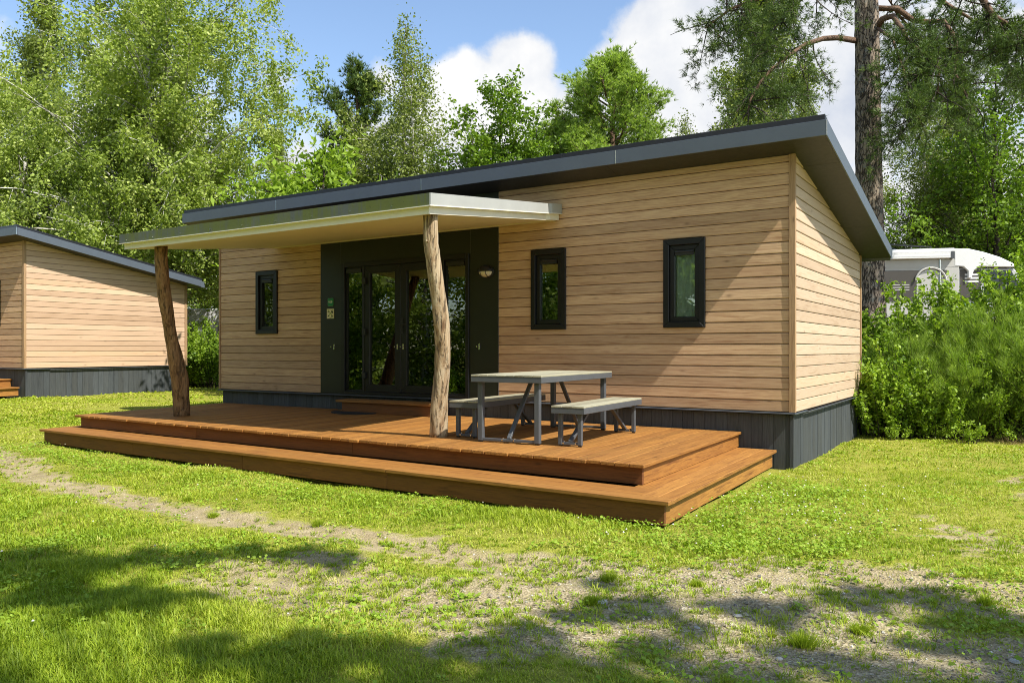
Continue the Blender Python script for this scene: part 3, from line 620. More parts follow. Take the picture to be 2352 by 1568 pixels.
def make_canopy(t):
    cz = lambda y: 2.54 + .118 * y
    plan = [(-8.62, -3.04), (-3.02, -3.07), (-3.185, -.34), (-3.158, -.28), (-3.158, -.026), (-8.90, -.026), (-8.83, -1.44)]
    def offset(pl, d):
        out = []; n = len(pl)
        for i in range(n):
            p0, p1, p2 = np.array(pl[i - 1]), np.array(pl[i]), np.array(pl[(i + 1) % n])
            e1, e2 = unit(p1 - p0), unit(p2 - p1); n1_, n2_ = np.array([e1[1], -e1[0]]), np.array([e2[1], -e2[0]])
            b = unit(n1_ + n2_); out.append(p1 + b * d / max(.4, float(b @ n1_)))
        return [(float(a), min(float(b), -.026)) for a, b in out]
    up = offset(plan, .055); n = len(plan)
    c = MB(); c.add([(x, y, cz(y) + .02) for x, y in plan] + [(x, y, cz(y) + .205) for x, y in plan], [tuple(range(n))[::-1], tuple(range(n, 2 * n))] + [(i, (i + 1) % n, n + (i + 1) % n, n + i) for i in range(n)])
    can = c.build('canopy', 'roof_bitumen', t)
    s = MB(); inn = offset(plan, -.012); s.add([(x, y, cz(y) + .004) for x, y in inn] + [(x, y, cz(y) + .019) for x, y in inn], [tuple(range(n))[::-1], tuple(range(n, 2 * n))] + [(i, (i + 1) % n, n + (i + 1) % n, n + i) for i in range(n)])
    s.build('canopy_soffit', 'canopy_soffit_cream', can)
    s = MB(); s.prism([(-.17, cz(-.17) - .008), (-.026, cz(-.026) - .008), (-.026, cz(-.026) + .003), (-.17, cz(-.17) + .003)], -8.80, -3.20, lambda p, q: (q, p[0], p[1])); s.build('ledger_strip', 'canopy_soffit_cream', can)
    def band(pl, z0, z1, th, mat, edges, name):
        for i in edges:
            a, b = np.array(pl[i]), np.array(pl[(i + 1) % n]); e = unit(b - a); nn = np.array([e[1], -e[0]]) * th
            a2, b2 = a - nn * 1.0, b - nn
            m_ = MB(); m_.hexa([(*a, cz(a[1]) + z0), (*b, cz(b[1]) + z0), (*b2, cz(b2[1]) + z0), (*a2, cz(a2[1]) + z0)], [(*a, cz(a[1]) + z1), (*b, cz(b[1]) + z1), (*b2, cz(b2[1]) + z1), (*a2, cz(a2[1]) + z1)])
            m_.build(name, mat if isinstance(mat, str) else mat[i], can)
    band(offset(plan, .004), 0, .082, .012, 'canopy_white', [0, 1, 2, 3, 5, 6], 'lower_fascia')
    mats = {0: 'canopy_metal', 1: 'canopy_metal_clean', 2: 'canopy_metal_clean', 3: 'canopy_metal_clean', 5: 'canopy_metal_clean', 6: 'canopy_metal_clean'}
    band(up, .084, .218, .010, mats, [0, 1, 2, 3, 5, 6], 'upper_fascia')
    band(offset(plan, .062), .080, .089, .064, 'canopy_white', [0, 1, 2, 3, 5, 6], 'fascia_lip')
    sc = MB()
    for x in np.arange(-8.45, -3.1, .62): sc.tube([(x, -3.125, cz(-3.1) + .125), (x, -3.105, cz(-3.1) + .125)], .006, 6)
    sc.build_each('fascia_screw', 'chrome', can)
    P2 = [(-3.146,-2.885,2.194,0.079),(-3.160,-2.857,1.893,0.081),(-3.169,-2.784,1.617,0.083),(-3.174,-2.701,1.306,0.084),(-3.193,-2.625,0.990,0.089),(-3.214,-2.573,0.749,0.086),(-3.257,-2.535,0.506,0.089),(-3.308,-2.503,0.259,0.094),(-3.356,-2.468,0.009,0.103),(-3.395,-2.423,-0.258,0.104)]
    P1 = [(-8.084,-2.822,2.207,0.086),(-8.139,-2.777,1.987,0.088),(-8.192,-2.731,1.764,0.092),(-8.227,-2.673,1.538,0.095),(-8.258,-2.613,1.310,0.090),(-8.285,-2.550,1.079,0.084),(-8.316,-2.489,0.845,0.092),(-8.334,-2.421,0.609,0.107),(-8.344,-2.364,0.418,0.121),(-8.362,-2.319,0.249,0.122),(-8.411,-2.270,0.006,0.119),(-8.476,-2.225,-0.258,0.120)]
    for P, lab in ((P2, 'pale weathered crooked trunk post beside the table'), (P1, 'brown crooked trunk post at the far end of the canopy')):
        pts, rad = [], []
        for a, b in zip(P[:-1], P[1:]):
            for q in range(4):
                w = q / 4; pts.append([a[i] * (1 - w) + b[i] * w for i in range(3)]); rad.append((a[3] * (1 - w) + b[3] * w) * random.uniform(.975, 1.025))
        pts.append(P[-1][:3]); rad.append(P[-1][3]); pts[0][2] += .01
        m_ = MB(); m_.tube(pts, rad, 20, lump=.035); o = m_.build('canopy_post', 'debarked_trunk' if P is P2 else 'brown_trunk', t, smooth=True); o['label'] = lab
        kn = MB()
        for _ in range(3):
            k = random.randint(4, len(pts) - 6); a = random.uniform(2.6, 5.2); c = np.array(pts[k]); dirn = np.array([math.cos(a), math.sin(a), .3])
            kn.tube([c + dirn * rad[k] * .6, c + dirn * (rad[k] + .012)], [.035, .010], 9)
        kn.build_each('knot', 'debarked_trunk', o)
make_canopy(cabin)

def text(name, body, size, mat, parent, loc, ext=.001):
    cu = bpy.data.curves.new(name, 'FONT'); cu.body = body; cu.size = size; cu.extrude = ext; cu.align_x = 'CENTER'; cu.align_y = 'CENTER'
    o = bpy.data.objects.new(name, cu); COL.objects.link(o); o.location = loc; cu.materials.append(M(mat)); bpy.context.view_layer.update()
    me = bpy.data.meshes.new_from_object(o.evaluated_get(bpy.context.evaluated_depsgraph_get())); bpy.data.objects.remove(o)
    if not me.materials: me.materials.append(M(mat))
    o = bpy.data.objects.new(name, me); COL.objects.link(o); o.location = loc; o.rotation_euler = (R(90), 0, 0); o.parent = parent; return o
def rounded(x0, x1, z0, z1, r, n=5):
    pts = []
    for cx, cz_, a0 in ((x1 - r, z0 + r, -90), (x1 - r, z1 - r, 0), (x0 + r, z1 - r, 90), (x0 + r, z0 + r, 180)):
        for i in range(n + 1): a = R(a0 + 90 * i / n); pts.append((cx + r * math.cos(a), cz_ + r * math.sin(a)))
    return pts
def signs():
    fn = lambda p, q: (p[0], q, p[1])
    t = thing('number_sign', 'small green number plate reading 919 on the dark entrance panel', 'sign', (-7.56, -.021, 1.54))
    m_ = MB(); m_.prism(rounded(-.064, .064, -.066, .066, .016), -.008, 0, fn); m_.build('rim', 'sign_rim', t)
    m_ = MB(); m_.prism(rounded(-.058, .058, -.060, .060, .013), -.0095, -.0082, fn); m_.build('plate', 'sign_green', t)
    text('digits', '919', .062, 'sign_text', t, (0, -.0105, -.002))
    t = thing('pictogram_sign', 'small ivory sign with crossed out pictograms below the green number plate', 'sign', (-7.565, -.021, 1.345))
    m_ = MB(); m_.box(-.082, .082, -.006, 0, -.082, .082); m_.build('plate', 'sign_ivory', t)
    m_ = MB(); m_.beam((-.055, -.008, -.05), (.06, -.008, .065), .010, .002, (0, 1, 0)); m_.beam((-.055, -.0085, .065), (.06, -.0085, -.05), .010, .002, (0, 1, 0)); m_.build_each('cross_bar', 'sign_lime', t)
    m_ = MB()
    m_.box(-.062, -.028, -.009, -.0065, .026, .036); m_.box(-.062, -.056, -.009, -.0065, .036, .044)                                   # top left
    for x in (.030, .040, .052, .060): m_.box(x, x + .005, -.009, -.0065, .006, .022)
    m_.prism([(.028, .022), (.066, .022), (.066, .040), (.050, .044), (.030, .040)], -.009, -.0065, fn); m_.prism(rounded(.024, .038, .034, .052, .006), -.0095, -.0066, fn)   # small four-legged figure
    m_.prism([(-.060, -.050), (-.020, -.040), (-.026, -.030), (-.046, -.026), (-.060, -.040)], -.009, -.0065, fn)                       # bottom left
    m_.prism([(.020, -.018), (.062, -.030), (.060, -.044), (.038, -.040), (.034, -.066), (.028, -.066), (.028, -.036)], -.009, -.0065, fn); m_.box(.054, .060, -.009, -.0065, -.062, -.044)
    m_.build_each('pictogram', 'sign_ink', t)
    m_ = MB(); m_.box(-.02, .02, -.008, -.0065, -.076, -.070); m_.box(-.006, .006, -.008, -.0065, -.069, -.062); m_.build('mark', 'sign_lime', t)
signs()
def wall_lamp():
    t = thing('wall_lamp', 'black oval bulkhead lamp with cream glass below its hood on the dark panel', 'lamp', (-4.37, -.021, 1.885))
    ell = lambda a, b, n=28: [(a * math.cos(2 * math.pi * i / n), b * math.sin(2 * math.pi * i / n)) for i in range(n)]
    m_ = MB(); m_.prism(ell(.135, .100), -.03, 0, lambda p, q: (p[0], q, p[1])); m_.build('base', 'black_plastic', t, bevel=.006)
    def dome(a, b, dpt, lo, hi):
        g = MB(); vs, fs, n, k = [], [], 24, 7
        for j in range(k + 1):
            f_ = math.sin(j / k * math.pi / 2); s = math.cos(j / k * math.pi / 2)
            for i in range(n + 1):
                an = lo + (hi - lo) * i / n; vs.append((a * s * math.cos(an), -.03 - dpt * f_, b * s * math.sin(an)))
        for j in range(k):
            for i in range(n): q = j * (n + 1) + i; fs.append((q, q + 1, q + n + 2, q + n + 1))
        g.add(vs, fs); return g
    dome(.112, .080, .075, math.pi, 2 * math.pi).build('glass', 'lamp_glass', t, smooth=True)
    h = dome(.122, .090, .085, 0, math.pi); h.box(-.118, .118, -.100, -.03, -.002, .004); h.build('hood', 'black_plastic', t, smooth=False)
    b = MB()
    for x in (-.048, .048): b.tube([(x * (1 if q < .9 else 1), -.03 - .079 * math.sin(q * math.pi / 2), -.076 * math.cos(q * math.pi / 2)) for q in np.linspace(0, 1, 8)], .005, 6)
    b.build_each('guard_bar', 'black_plastic', t)
wall_lamp()

# ------------------------------------------------------------------ the terrace deck
def make_deck():
    t = thing('wooden_deck', 'reddish brown stained timber deck with a step down along its front and right side', 'deck', (0, 0, 0))
    q = lambda c, s, w: tuple(np.array(c[0]) * (1 - s) * (1 - w) + np.array(c[1]) * s * (1 - w) + np.array(c[2]) * s * w + np.array(c[3]) * (1 - s) * w)
    P = [(-9.985, -3.02), (-.49, -3.25), (-.62, .03), (-10.40, .03)]; TZ, SZ = -.26, -.45
    m_ = MB(); n = 66
    for i in range(n):
        s0, s1 = i / n + .0004, (i + 1) / n - .0002; jit = random.uniform(-.012, .012); dz = random.uniform(-.0015, .0015)
        a, b, c, d = q(P, s0, 0), q(P, s1, 0), q(P, s1, 1), q(P, s0, 1)
        m_.hexa([(a[0], a[1] + jit, TZ - .032 + dz), (b[0], b[1] + jit, TZ - .032 + dz), (*c, TZ - .032 + dz), (*d, TZ - .032 + dz)], [(a[0], a[1] + jit, TZ + dz), (b[0], b[1] + jit, TZ + dz), (*c, TZ + dz), (*d, TZ + dz)])
    m_.build('platform', 'deck_wood', t, bevel=.004)
    # platform risers, set back under the boards
    pr = [(-9.90, -2.965), (-.535, -3.19), (-.655, .02), (-10.31, .02)]
    def riser(a, b, z0, z1, th, cuts, mat='riser_wood_shaded', nm='riser', gap=.004):
        m_ = MB(); a, b = np.array(a, float), np.array(b, float); e = unit(b - a); nn = np.array([-e[1], e[0]]) * th
        cs = [0] + cuts + [1]
        for c0, c1 in zip(cs[:-1], cs[1:]):
            p, r_ = a + (b - a) * c0 + e * (gap if c0 else 0), a + (b - a) * c1
            m_.hexa([(*p, z0), (*r_, z0), (*(r_ + nn), z0), (*(p + nn), z0)], [(*p, z1), (*r_, z1), (*(r_ + nn), z1), (*(p + nn), z1)])
        return m_.build(nm, mat, t, bevel=.003)
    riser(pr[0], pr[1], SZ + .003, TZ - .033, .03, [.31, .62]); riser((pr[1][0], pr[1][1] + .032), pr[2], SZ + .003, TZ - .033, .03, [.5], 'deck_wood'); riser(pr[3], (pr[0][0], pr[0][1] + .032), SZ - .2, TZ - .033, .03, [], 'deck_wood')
    # lower step: two long boards in front, three along the right side
    S = [(-10.15, -3.457), (-.054, -3.79), (-.19, -.02)]
    fa, fb = np.array(S[0]), np.array(S[1]); e = unit(fb - fa); nn = np.array([-e[1], e[0]])
    m_ = MB()
    for k, (o0, o1) in enumerate(((0, .158), (.163, .322), (.327, .485))):
        cs = [0, .36 + .1 * k, .70 - .06 * k, 1]
        for c0, c1 in zip(cs[:-1], cs[1:]):
            L0 = fa + (fb - fa) * c0 + e * (.004 if c0 else 0); L1 = fa + (fb - fa) * c1
            if k and c1 == 1: L1 = fb - e * .30
            dz = random.uniform(-.0015, .0015)
            m_.hexa([(*(L0 + nn * o0), SZ - .034 + dz), (*(L1 + nn * o0), SZ - .034 + dz), (*(L1 + nn * o1), SZ - .034 + dz), (*(L0 + nn * o1), SZ - .034 + dz)], [(*(L0 + nn * o0), SZ + dz), (*(L1 + nn * o0), SZ + dz), (*(L1 + nn * o1), SZ + dz), (*(L0 + nn * o1), SZ + dz)])
    m_.build('step_tread', 'deck_wood_long', t, bevel=.004)
    m_ = MB(); b2 = np.array(S[2]); e2 = unit(b2 - fb); n2_ = np.array([-e2[1], e2[0]])
    for k, (o0, o1) in enumerate(((0, .143), (.148, .291), (.296, .50))):
        st = fb + e2 * (.162 if o0 < .28 else .50)
        m_.hexa([(*(st + n2_ * o0), SZ - .034), (*(b2 + n2_ * o0), SZ - .034), (*(b2 + n2_ * o1), SZ - .034), (*(st + n2_ * o1), SZ - .034)], [(*(st + n2_ * o0), SZ), (*(b2 + n2_ * o0), SZ), (*(b2 + n2_ * o1), SZ), (*(st + n2_ * o1), SZ)])
    m_.build('step_tread', 'deck_wood', t, bevel=.004)
    m_ = MB(); m_.hexa([(-10.15, -3.29, SZ - .034), (-9.93, -3.29, SZ - .034), (-10.35, 0, SZ - .034), (-10.55, 0, SZ - .034)], [(-10.15, -3.29, SZ), (-9.93, -3.29, SZ), (-10.35, 0, SZ), (-10.55, 0, SZ)]); m_.build('step_tread', 'deck_wood', t)
    sr = [(-10.09, -3.415), (-.105, -3.745), (-.24, -.02)]
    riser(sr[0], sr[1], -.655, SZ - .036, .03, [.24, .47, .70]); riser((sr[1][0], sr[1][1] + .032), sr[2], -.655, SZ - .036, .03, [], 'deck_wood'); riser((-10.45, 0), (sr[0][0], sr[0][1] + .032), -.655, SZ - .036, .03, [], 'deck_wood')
    for nm, zz, sz, mat_, cnt in (('deck_screws', TZ + .0005, .0042, 'backing', 0), ):
        F = []
        for i in range(n):
            for w_ in (.03, .28, .52, .76, .97):
                for ds in (.22, .78):
                    p = q(P, (i + ds) / n, w_); F.append([(p[0] - sz, p[1] - sz, zz + .001), (p[0] + sz, p[1] - sz, zz + .001), (p[0] + sz, p[1] + sz, zz + .001), (p[0] - sz, p[1] + sz, zz + .001)])
        o = link(nm, quads_mesh(nm, np.array(F), np.full(len(F), .5), mat_), t); o['kind'] = 'stuff'
    g = np.random.default_rng(5); m_ = 420; ss, ww = g.random(m_), g.random(m_) ** 1.3; F = []
    for a_, b_ in zip(ss, ww):
        p = np.array(q(P, a_, b_)); r_ = g.uniform(.003, .010); an = g.uniform(0, 6.28); ux, uy = np.array([math.cos(an), math.sin(an)]) * r_, np.array([-math.sin(an), math.cos(an)]) * r_ * g.uniform(.25, .8)
        F.append([(*(p - ux), TZ + .003), (*(p + uy), TZ + .005), (*(p + ux), TZ + .003), (*(p - uy), TZ + .004)])
    o = link('deck_crumbs', quads_mesh('deck_crumbs', np.array(F), g.random(m_), 'dry_stem'), t); o['kind'] = 'stuff'
    # dark bearers underneath
    m_ = MB()
    for y in (-2.6, -1.6, -.6): m_.box(-9.8, -.8, y - .03, y + .03, -.72, TZ - .035)
    m_.box(-9.7, -.5, -3.3, -3.24, -.74, SZ - .036); m_.build_each('bearer', 'backing', t)
    return t
deck = make_deck()
def make_doorstep():
    t = thing('door_step', 'low reddish timber step on the deck in front of the French doors', 'step', (-6.0, -.2, -.258))
    m_ = MB(); m_.box(-1.05, .93, -.222, -.085, .158, .196); m_.box(-1.05, .93, -.080, .145, .158, .196); m_.build('tread', 'deck_wood_long', t, bevel=.004)
    m_ = MB(); m_.box(-.95, .90, -.180, -.150, 0, .157); m_.box(-.95, -.92, -.148, .145, 0, .157); m_.box(.87, .90, -.148, .145, 0, .157); m_.build('riser', 'riser_wood_shaded', t, bevel=.003)
make_doorstep()
def make_mat():
    m_ = MB(); n = 22; pts = [(.43 * math.cos(math.pi + math.pi * i / n), .33 * math.sin(math.pi + math.pi * i / n)) for i in range(n + 1)]
    m_.prism(pts, 0, .014, lambda p, q: (p[0], p[1], q)); o = m_.build('door_mat', 'rubber', None)
    for _ in range(0): pass
    o.location = (-6.62, -.405, -.256); tag(o, 'black half-round rubber mat lying against the door step', 'mat')
make_mat()

# ------------------------------------------------------------------ table and benches
def trestle(kind, label, loc, rz, W, Lg, H, nsl, group=None, leg=.044, top=.035):
    t = thing(kind, label, 'table' if 'table' in kind else 'bench', loc, rz, group)
    fr = MB(); rim = .062
    zt = H - .018
    fr.box(0, W, 0, .03, zt - rim, zt); fr.box(0, W, Lg - .03, Lg, zt - rim, zt); fr.box(0, .03, .031, Lg - .031, zt - rim, zt); fr.box(W - .03, W, .031, Lg - .031, zt - rim, zt)
    fr.build('top_frame', 'steel_grey', t, bevel=.003)
    sl = MB(); w = W / nsl
    for i in range(nsl): sl.box(i * w + .003, (i + 1) * w - .003, -.004, Lg + .004, zt + .001, H)
    sl.build('tabletop' if 'table' in kind else 'seat', 'table_slat', t, bevel=.002)
    ins = .055; yy = (.05, Lg - .05 - leg); x0, x1 = ins, W - ins
    for y in yy:
        for x in (x0, x1 - leg):
            m_ = MB(); m_.box(x, x + leg, y, y + leg, .012, zt - rim - .001); lg = m_.build('leg', 'steel_grey', t, bevel=.004)
            m_ = MB(); m_.box(x + .006, x + leg - .006, y + .006, y + leg - .006, 0, .0115); m_.build('foot', 'black_plastic', lg)
        m_ = MB(); m_.box(x0 + leg + .001, x1 - leg - .001, y + .008, y + leg - .008, .014, .042); m_.build('foot_rail', 'steel_grey', t, bevel=.002)
    xm = (x0 + x1) / 2
    for y, s in ((yy[0] + leg / 2, 1), (yy[1] + leg / 2, -1)):
        m_ = MB(); m_.beam((xm, y + .0, .044), (xm, y + s * Lg * .27, zt - rim - .002), .028, .045, (1, 0, 0)); m_.build('brace', 'steel_grey', t, bevel=.002)
        m_ = MB()
        for dx in (-.07, .07): m_.tube([(xm + dx, y - .028, .03), (xm + dx, y - .018, .03)], .009, 6)
        m_.tube([(xm - .07, y, .043), (xm - .07, y, .05)], .009, 6); m_.tube([(xm + .07, y, .043), (xm + .07, y, .05)], .009, 6); m_.build_each('bolt', 'chrome', t)
    return t
RZ = R(3.9)
trestle('picnic_table', 'grey steel framed picnic table with pale green-grey slatted top', (-2.775, -2.65, -.256), RZ, .86, 1.96, .728, 8, leg=.058)
bn = trestle('bench', 'slatted bench to the right of the picnic table, sunlit', (-1.845, -2.52, -.256), RZ, .375, 1.72, .418, 3, 'benches on either side of the picnic table')
b2 = copy_tree(bn); b2.location = (-3.235, -2.43, -.256); b2['label'] = 'slatted bench on the house door side of the picnic table, beside the crooked post'

# ------------------------------------------------------------------ neighbouring cabin and its deck
nb = copy_tree(cabin, skip=('canopy', 'canopy_post')); nb.location = (NB[0], NB[1], NBZ); nb.rotation_euler = (0, 0, NBR); nb['label'] = 'neighbouring timber cabin at the left edge, pinkish side wall and grey plinth'
for o in [x for x in bpy.data.objects if x.parent == nb and x.name.startswith('side_cladding')]:
    o.data = o.data.copy(); o.data.materials[0] = M('cladding_pink')
nd = copy_tree(deck); nd.location = (NB[0], NB[1], NBZ); nd.rotation_euler = (0, 0, NBR); nd['label'] = 'reddish timber deck steps at the left edge, in front of the neighbouring cabin'
cabin['group'] = nb['group'] = 'timber holiday cabins'; deck['group'] = nd['group'] = 'timber decks'

# ------------------------------------------------------------------ trees, shrubs and hedges
def rand_dir(g, n): return unit(g.normal(size=(n, 3)))
def leaf_faces(P, size, g, up=0.5, asp=0.62, axis=None, axw=0.0):
    n = len(P); nrm = unit(rand_dir(g, n) + np.array([0, 0, up])); t = rand_dir(g, n)
    if axis is not None: t = t + axis * axw
    t = unit(t - nrm * np.sum(t * nrm, -1, keepdims=True)); b = np.cross(nrm, t); s = (size * g.uniform(.65, 1.3, n))[:, None]
    return np.stack([P - t * s * .5, P + b * s * asp * .5 + nrm * s * .08, P + t * s * .5, P - b * s * asp * .5 + nrm * s * .08], 1)
def needle_faces(P, D, length, width, k, g, spread=.8):
    P = np.repeat(P, k, 0); D = np.repeat(D, k, 0); n = len(P); d = unit(D + rand_dir(g, n) * spread); w = unit(np.cross(d, rand_dir(g, n)))
    L = (length * g.uniform(.7, 1.25, n))[:, None]
    return np.stack([P - w * width / 2, P + w * width / 2, P + d * L], 1)
def curve(p0, d0, L, n, bend, g, wob=.12):
    """polyline that starts along d0 and turns towards bend"""
    pts = [np.array(p0, float)]; d = np.array(d0, float)
    for i in range(n):
        d = unit(d + np.array(bend) / n + g.normal(size=3) * wob); pts.append(pts[-1] + d * L / n)
    return pts
def along(pts, s):
    q = s * (len(pts) - 1); i = int(min(q, len(pts) - 2)); return pts[i] + (pts[i + 1] - pts[i]) * (q - i), unit(pts[i + 1] - pts[i])
PROF = {
 'birch': lambda t: min(1, .45 + t * 2.2) * (max(0, 1 - t) ** .62 + .04),
 'slim': lambda t: min(1, .55 + t * 1.8) * (max(0, 1 - t) ** .85 * .96 + .05),
 'round': lambda t: math.sin(math.pi * (.16 + .80 * t)) ** .65,
 'cone': lambda t: min(1, .6 + t * 3) * (1 - t) ** .8 + .03,
 'pine': lambda t: (.72 + .28 * math.sin(t * 9)) * (1 if t < .42 else max(.05, 1 - (t - .42) / .58 * 1.0) ** .9) + .03,
 'dome': lambda t: min(1, .8 + t) * math.sqrt(max(.02, 1 - t ** 2.2))}
def sub_points(sub, m, g, sig, hang):
    s = g.uniform(.1, 1.08, m); a = np.array(sub); q = s * (len(a) - 1); i = np.minimum(q.astype(int), len(a) - 2)
    P = a[i] + (a[i + 1] - a[i]) * (q - i)[:, None] + g.normal(size=(m, 3)) * sig
    P[:, 2] -= g.exponential(hang, m) if hang > 0 else 0
    return P, unit(a[i + 1] - a[i])
def broad_mesh(H, Rc, cb, prof, nleaf, lsize, seed, limbs=32, hang=.12, sig=.14, trunk_r=.14, stems=1, lean=(0, 0), asc=.75, leafmat='birch_leaf', barkmat='birch_bark', up=.5, asp=.62, subs=9, twig=1.0, holes=0.0):
    g = np.random.default_rng(seed); random.seed(seed); W = MB(); subsl = []
    for st in range(stems):
        a = 2 * math.pi * st / max(1, stems) + g.uniform(0, 1); sp = 0 if st == 0 else .42
        top = np.array([lean[0] + math.cos(a) * Rc * sp, lean[1] + math.sin(a) * Rc * sp, H * (1 if st == 0 else g.uniform(.72, .88))]); n = 10
        tr = [np.array([0, 0, -.25]) + (top - 0) * (i / n) ** (1.0) * np.array([(i / n) ** .5, (i / n) ** .5, 1]) + np.array([g.normal() * .05, g.normal() * .05, 0]) * (i > 0) * (H / 9) for i in range(n + 1)]
        rr = trunk_r * (1 if st == 0 else .72); W.tube(tr, [rr * (1.25 if i == 0 else 1) * (1 - .93 * i / n) + .006 for i in range(n + 1)], 9)
        nl = limbs if st == 0 else int(limbs * .55)
        for i in range(nl):
            t = (i + g.uniform(0, 1)) / nl; hh = cb * H + t * (top[2] - cb * H) * .97; L = Rc * PROF[prof](hh / H * 1.0 if st else t) * g.uniform(.62, 1.18) * (1 if st == 0 else .62)
            if st: L = max(.35, Rc * .6 * (1 - t) ** .6 * g.uniform(.7, 1.1))
            if g.uniform() < holes: L *= .45
            az = i * 2.39996 + g.uniform(-.5, .5); s_att = max(.03, (hh - L * .45 * asc) / top[2]); p0, td = along(tr, min(.985, s_att)); el = asc * g.uniform(.7, 1.3) * (1.0 + .5 * t)
            d0 = unit(np.array([math.cos(az), math.sin(az), math.tan(min(1.3, el))])); lb = curve(p0, d0, L * 1.12, 6, (math.cos(az) * .5, math.sin(az) * .5, -.55 - hang), g, .11)
            W.tube(lb, [max(.007, rr * .27 * (1 - .9 * k / 6) * (1 - .55 * t)) for k in range(7)], 5, cap=False)
            m = max(3, int(subs * (L / Rc) ** .6 + 1))
            for j in range(m):
                s = .22 + .78 * (j + g.uniform(0, 1)) / m; p, d = along(lb, min(.99, s)); dd = unit(d * .7 + rand_dir(g, 1)[0] * .9 + np.array([0, 0, -.1 if hang > .2 else .12]))
                sb = curve(p, dd, max(.28, L * g.uniform(.22, .44) * (1.25 - .6 * s)) * twig, 3, (0, 0, -.35 - hang * 1.5), g, .16); subsl.append(sb)
                W.tube(sb, [.011, .008, .006, .004], 3, cap=False)
        subsl.append([tr[-2], tr[-1], tr[-1] + np.array([0, 0, .25])])
    wts = np.array([np.linalg.norm(s[-1] - s[0]) + .12 for s in subsl]) * g.uniform(.35, 1.6, len(subsl)); cnt = np.maximum(4, (wts / wts.sum() * nleaf)).astype(int); Ps, rn = [], []
    for sb, m in zip(subsl, cnt):
        P, D = sub_points(sb, m, g, sig, hang); Ps.append(P); rn.append(np.clip(g.normal(g.uniform(.3, .7), .2, m), 0, 1))
    P = np.concatenate(Ps); V = leaf_faces(P, lsize, g, up, asp)
    return quads_mesh('crown', V, np.concatenate(rn), leafmat), W.mesh('trunk', barkmat, smooth=True)
def place_tree(name, label, cat, meshes, x, y, rz=0, sc=1, group=None, dz=-.05):
    t = thing(name, label, cat, (x, y, float(terrain(x, y)) + dz), rz, group); t.scale = sc if isinstance(sc, tuple) else (sc, sc, sc)
    link('crown', meshes[0], t); link('trunk', meshes[1], t); return t
def pine_mesh(H, Rc, cb, seed, ntuft, lm='pine_needle_dark', prof='cone', trunk_r=.15, limbs=34, nlen=.14, nw=.016, k=9, asc=.30, sig=.06, spread=.8, barkm='pine_bark_orange'):
    g = np.random.default_rng(seed); random.seed(seed); W = MB(); subsl = []; n = 9
    tr = [np.array([g.normal() * .05 * (i > 0), g.normal() * .05 * (i > 0), -.25 + (H + .25) * i / n]) for i in range(n + 1)]; W.tube(tr, [trunk_r * (1 - .94 * i / n) + .008 for i in range(n + 1)], 9)
    for i in range(limbs):
        t = (i + g.uniform(0, 1)) / limbs; hh = cb * H + t * H * (1 - cb) * .98; L = max(.3, Rc * PROF[prof](t) * g.uniform(.6, 1.15)); az = i * 2.39996 + g.uniform(-.4, .4)
        p0, _ = along(tr, min(.99, hh / (H + .25))); d0 = unit(np.array([math.cos(az), math.sin(az), asc * g.uniform(.2, 1.6) + .5 * t])); lb = curve(p0, d0, L, 5, (0, 0, .45), g, .09)
        W.tube(lb, [max(.008, trunk_r * .34 * (1 - .85 * q / 5) * (1 - .5 * t)) for q in range(6)], 5, cap=False)
        m = max(4, int(5 + L * 4.5))
        for j in range(m):
            s = .25 + .75 * (j + g.uniform(0, 1)) / m; p, d = along(lb, min(.99, s)); dd = unit(d * .8 + rand_dir(g, 1)[0] * .85 + np.array([0, 0, .15])); sb = curve(p, dd, g.uniform(.25, .62) * (1.2 - .4 * s), 3, (0, 0, .5), g, .14); subsl.append(sb)
            W.tube(sb, [.010, .008, .006, .004], 3, cap=False)
        subsl.append([lb[-2], lb[-1], lb[-1] + unit(lb[-1] - lb[-2]) * .2])
    subsl.append([tr[-2], tr[-1], tr[-1] + np.array([0, 0, .3])]); per = max(3, ntuft // len(subsl)); Ps, Ds, rn = [], [], []
    for sb in subsl:
        P, D = sub_points(sb, per, g, sig, 0); Ps.append(P); Ds.append(D + np.array([0, 0, .25])); rn.append(np.repeat(np.clip(g.normal(g.uniform(.3, .7), .18, per), 0, 1), k))
    V = needle_faces(np.concatenate(Ps), np.concatenate(Ds), nlen, nw, k, g, spread)
    return quads_mesh('crown', V, np.concatenate(rn), lm, 3), W.mesh('trunk', barkm, smooth=True)

BG = 'trees behind the cabins'
# column in the photo, metres deep, then the tree
def T(u, d): return spot(u, d)
x, y = T(378, 30); big = broad_mesh(18, 7.2, .25, 'dome', 185000, .125, 11, limbs=96, hang=.16, sig=.13, trunk_r=.26, stems=4, subs=10, asc=.9, holes=.15)
place_tree('birch_tree', 'largest birch, many-stemmed, bright crown filling the sky above the left end of the canopy', 'tree', big, x, y, .4, group=BG)
x, y = T(50, 31); b2m = broad_mesh(12, 4.4, .24, 'round', 48000, .12, 12, limbs=40, hang=.18, sig=.13, trunk_r=.19, stems=2, subs=9, asc=.85)
place_tree('birch_tree', 'birch with a pale trunk above the left end of the neighbouring cabin roof', 'tree', b2m, x, y, .9, group=BG)
tall = broad_mesh(18, 3.8, .30, 'slim', 60000, .125, 13, limbs=50, hang=.45, sig=.18, trunk_r=.18, leafmat='birch_leaf_grey', asc=.9, holes=.2)
x, y = T(95, 38); place_tree('birch_tree', 'tall drooping birch with greyish leaves in the top left corner', 'tree', tall, x, y, 0, 1.12, group=BG)
x, y = T(645, 37); place_tree('birch_tree', 'small greyish birch at the right shoulder of the largest birch', 'tree', tall, x, y, 2.1, .60, group=BG)
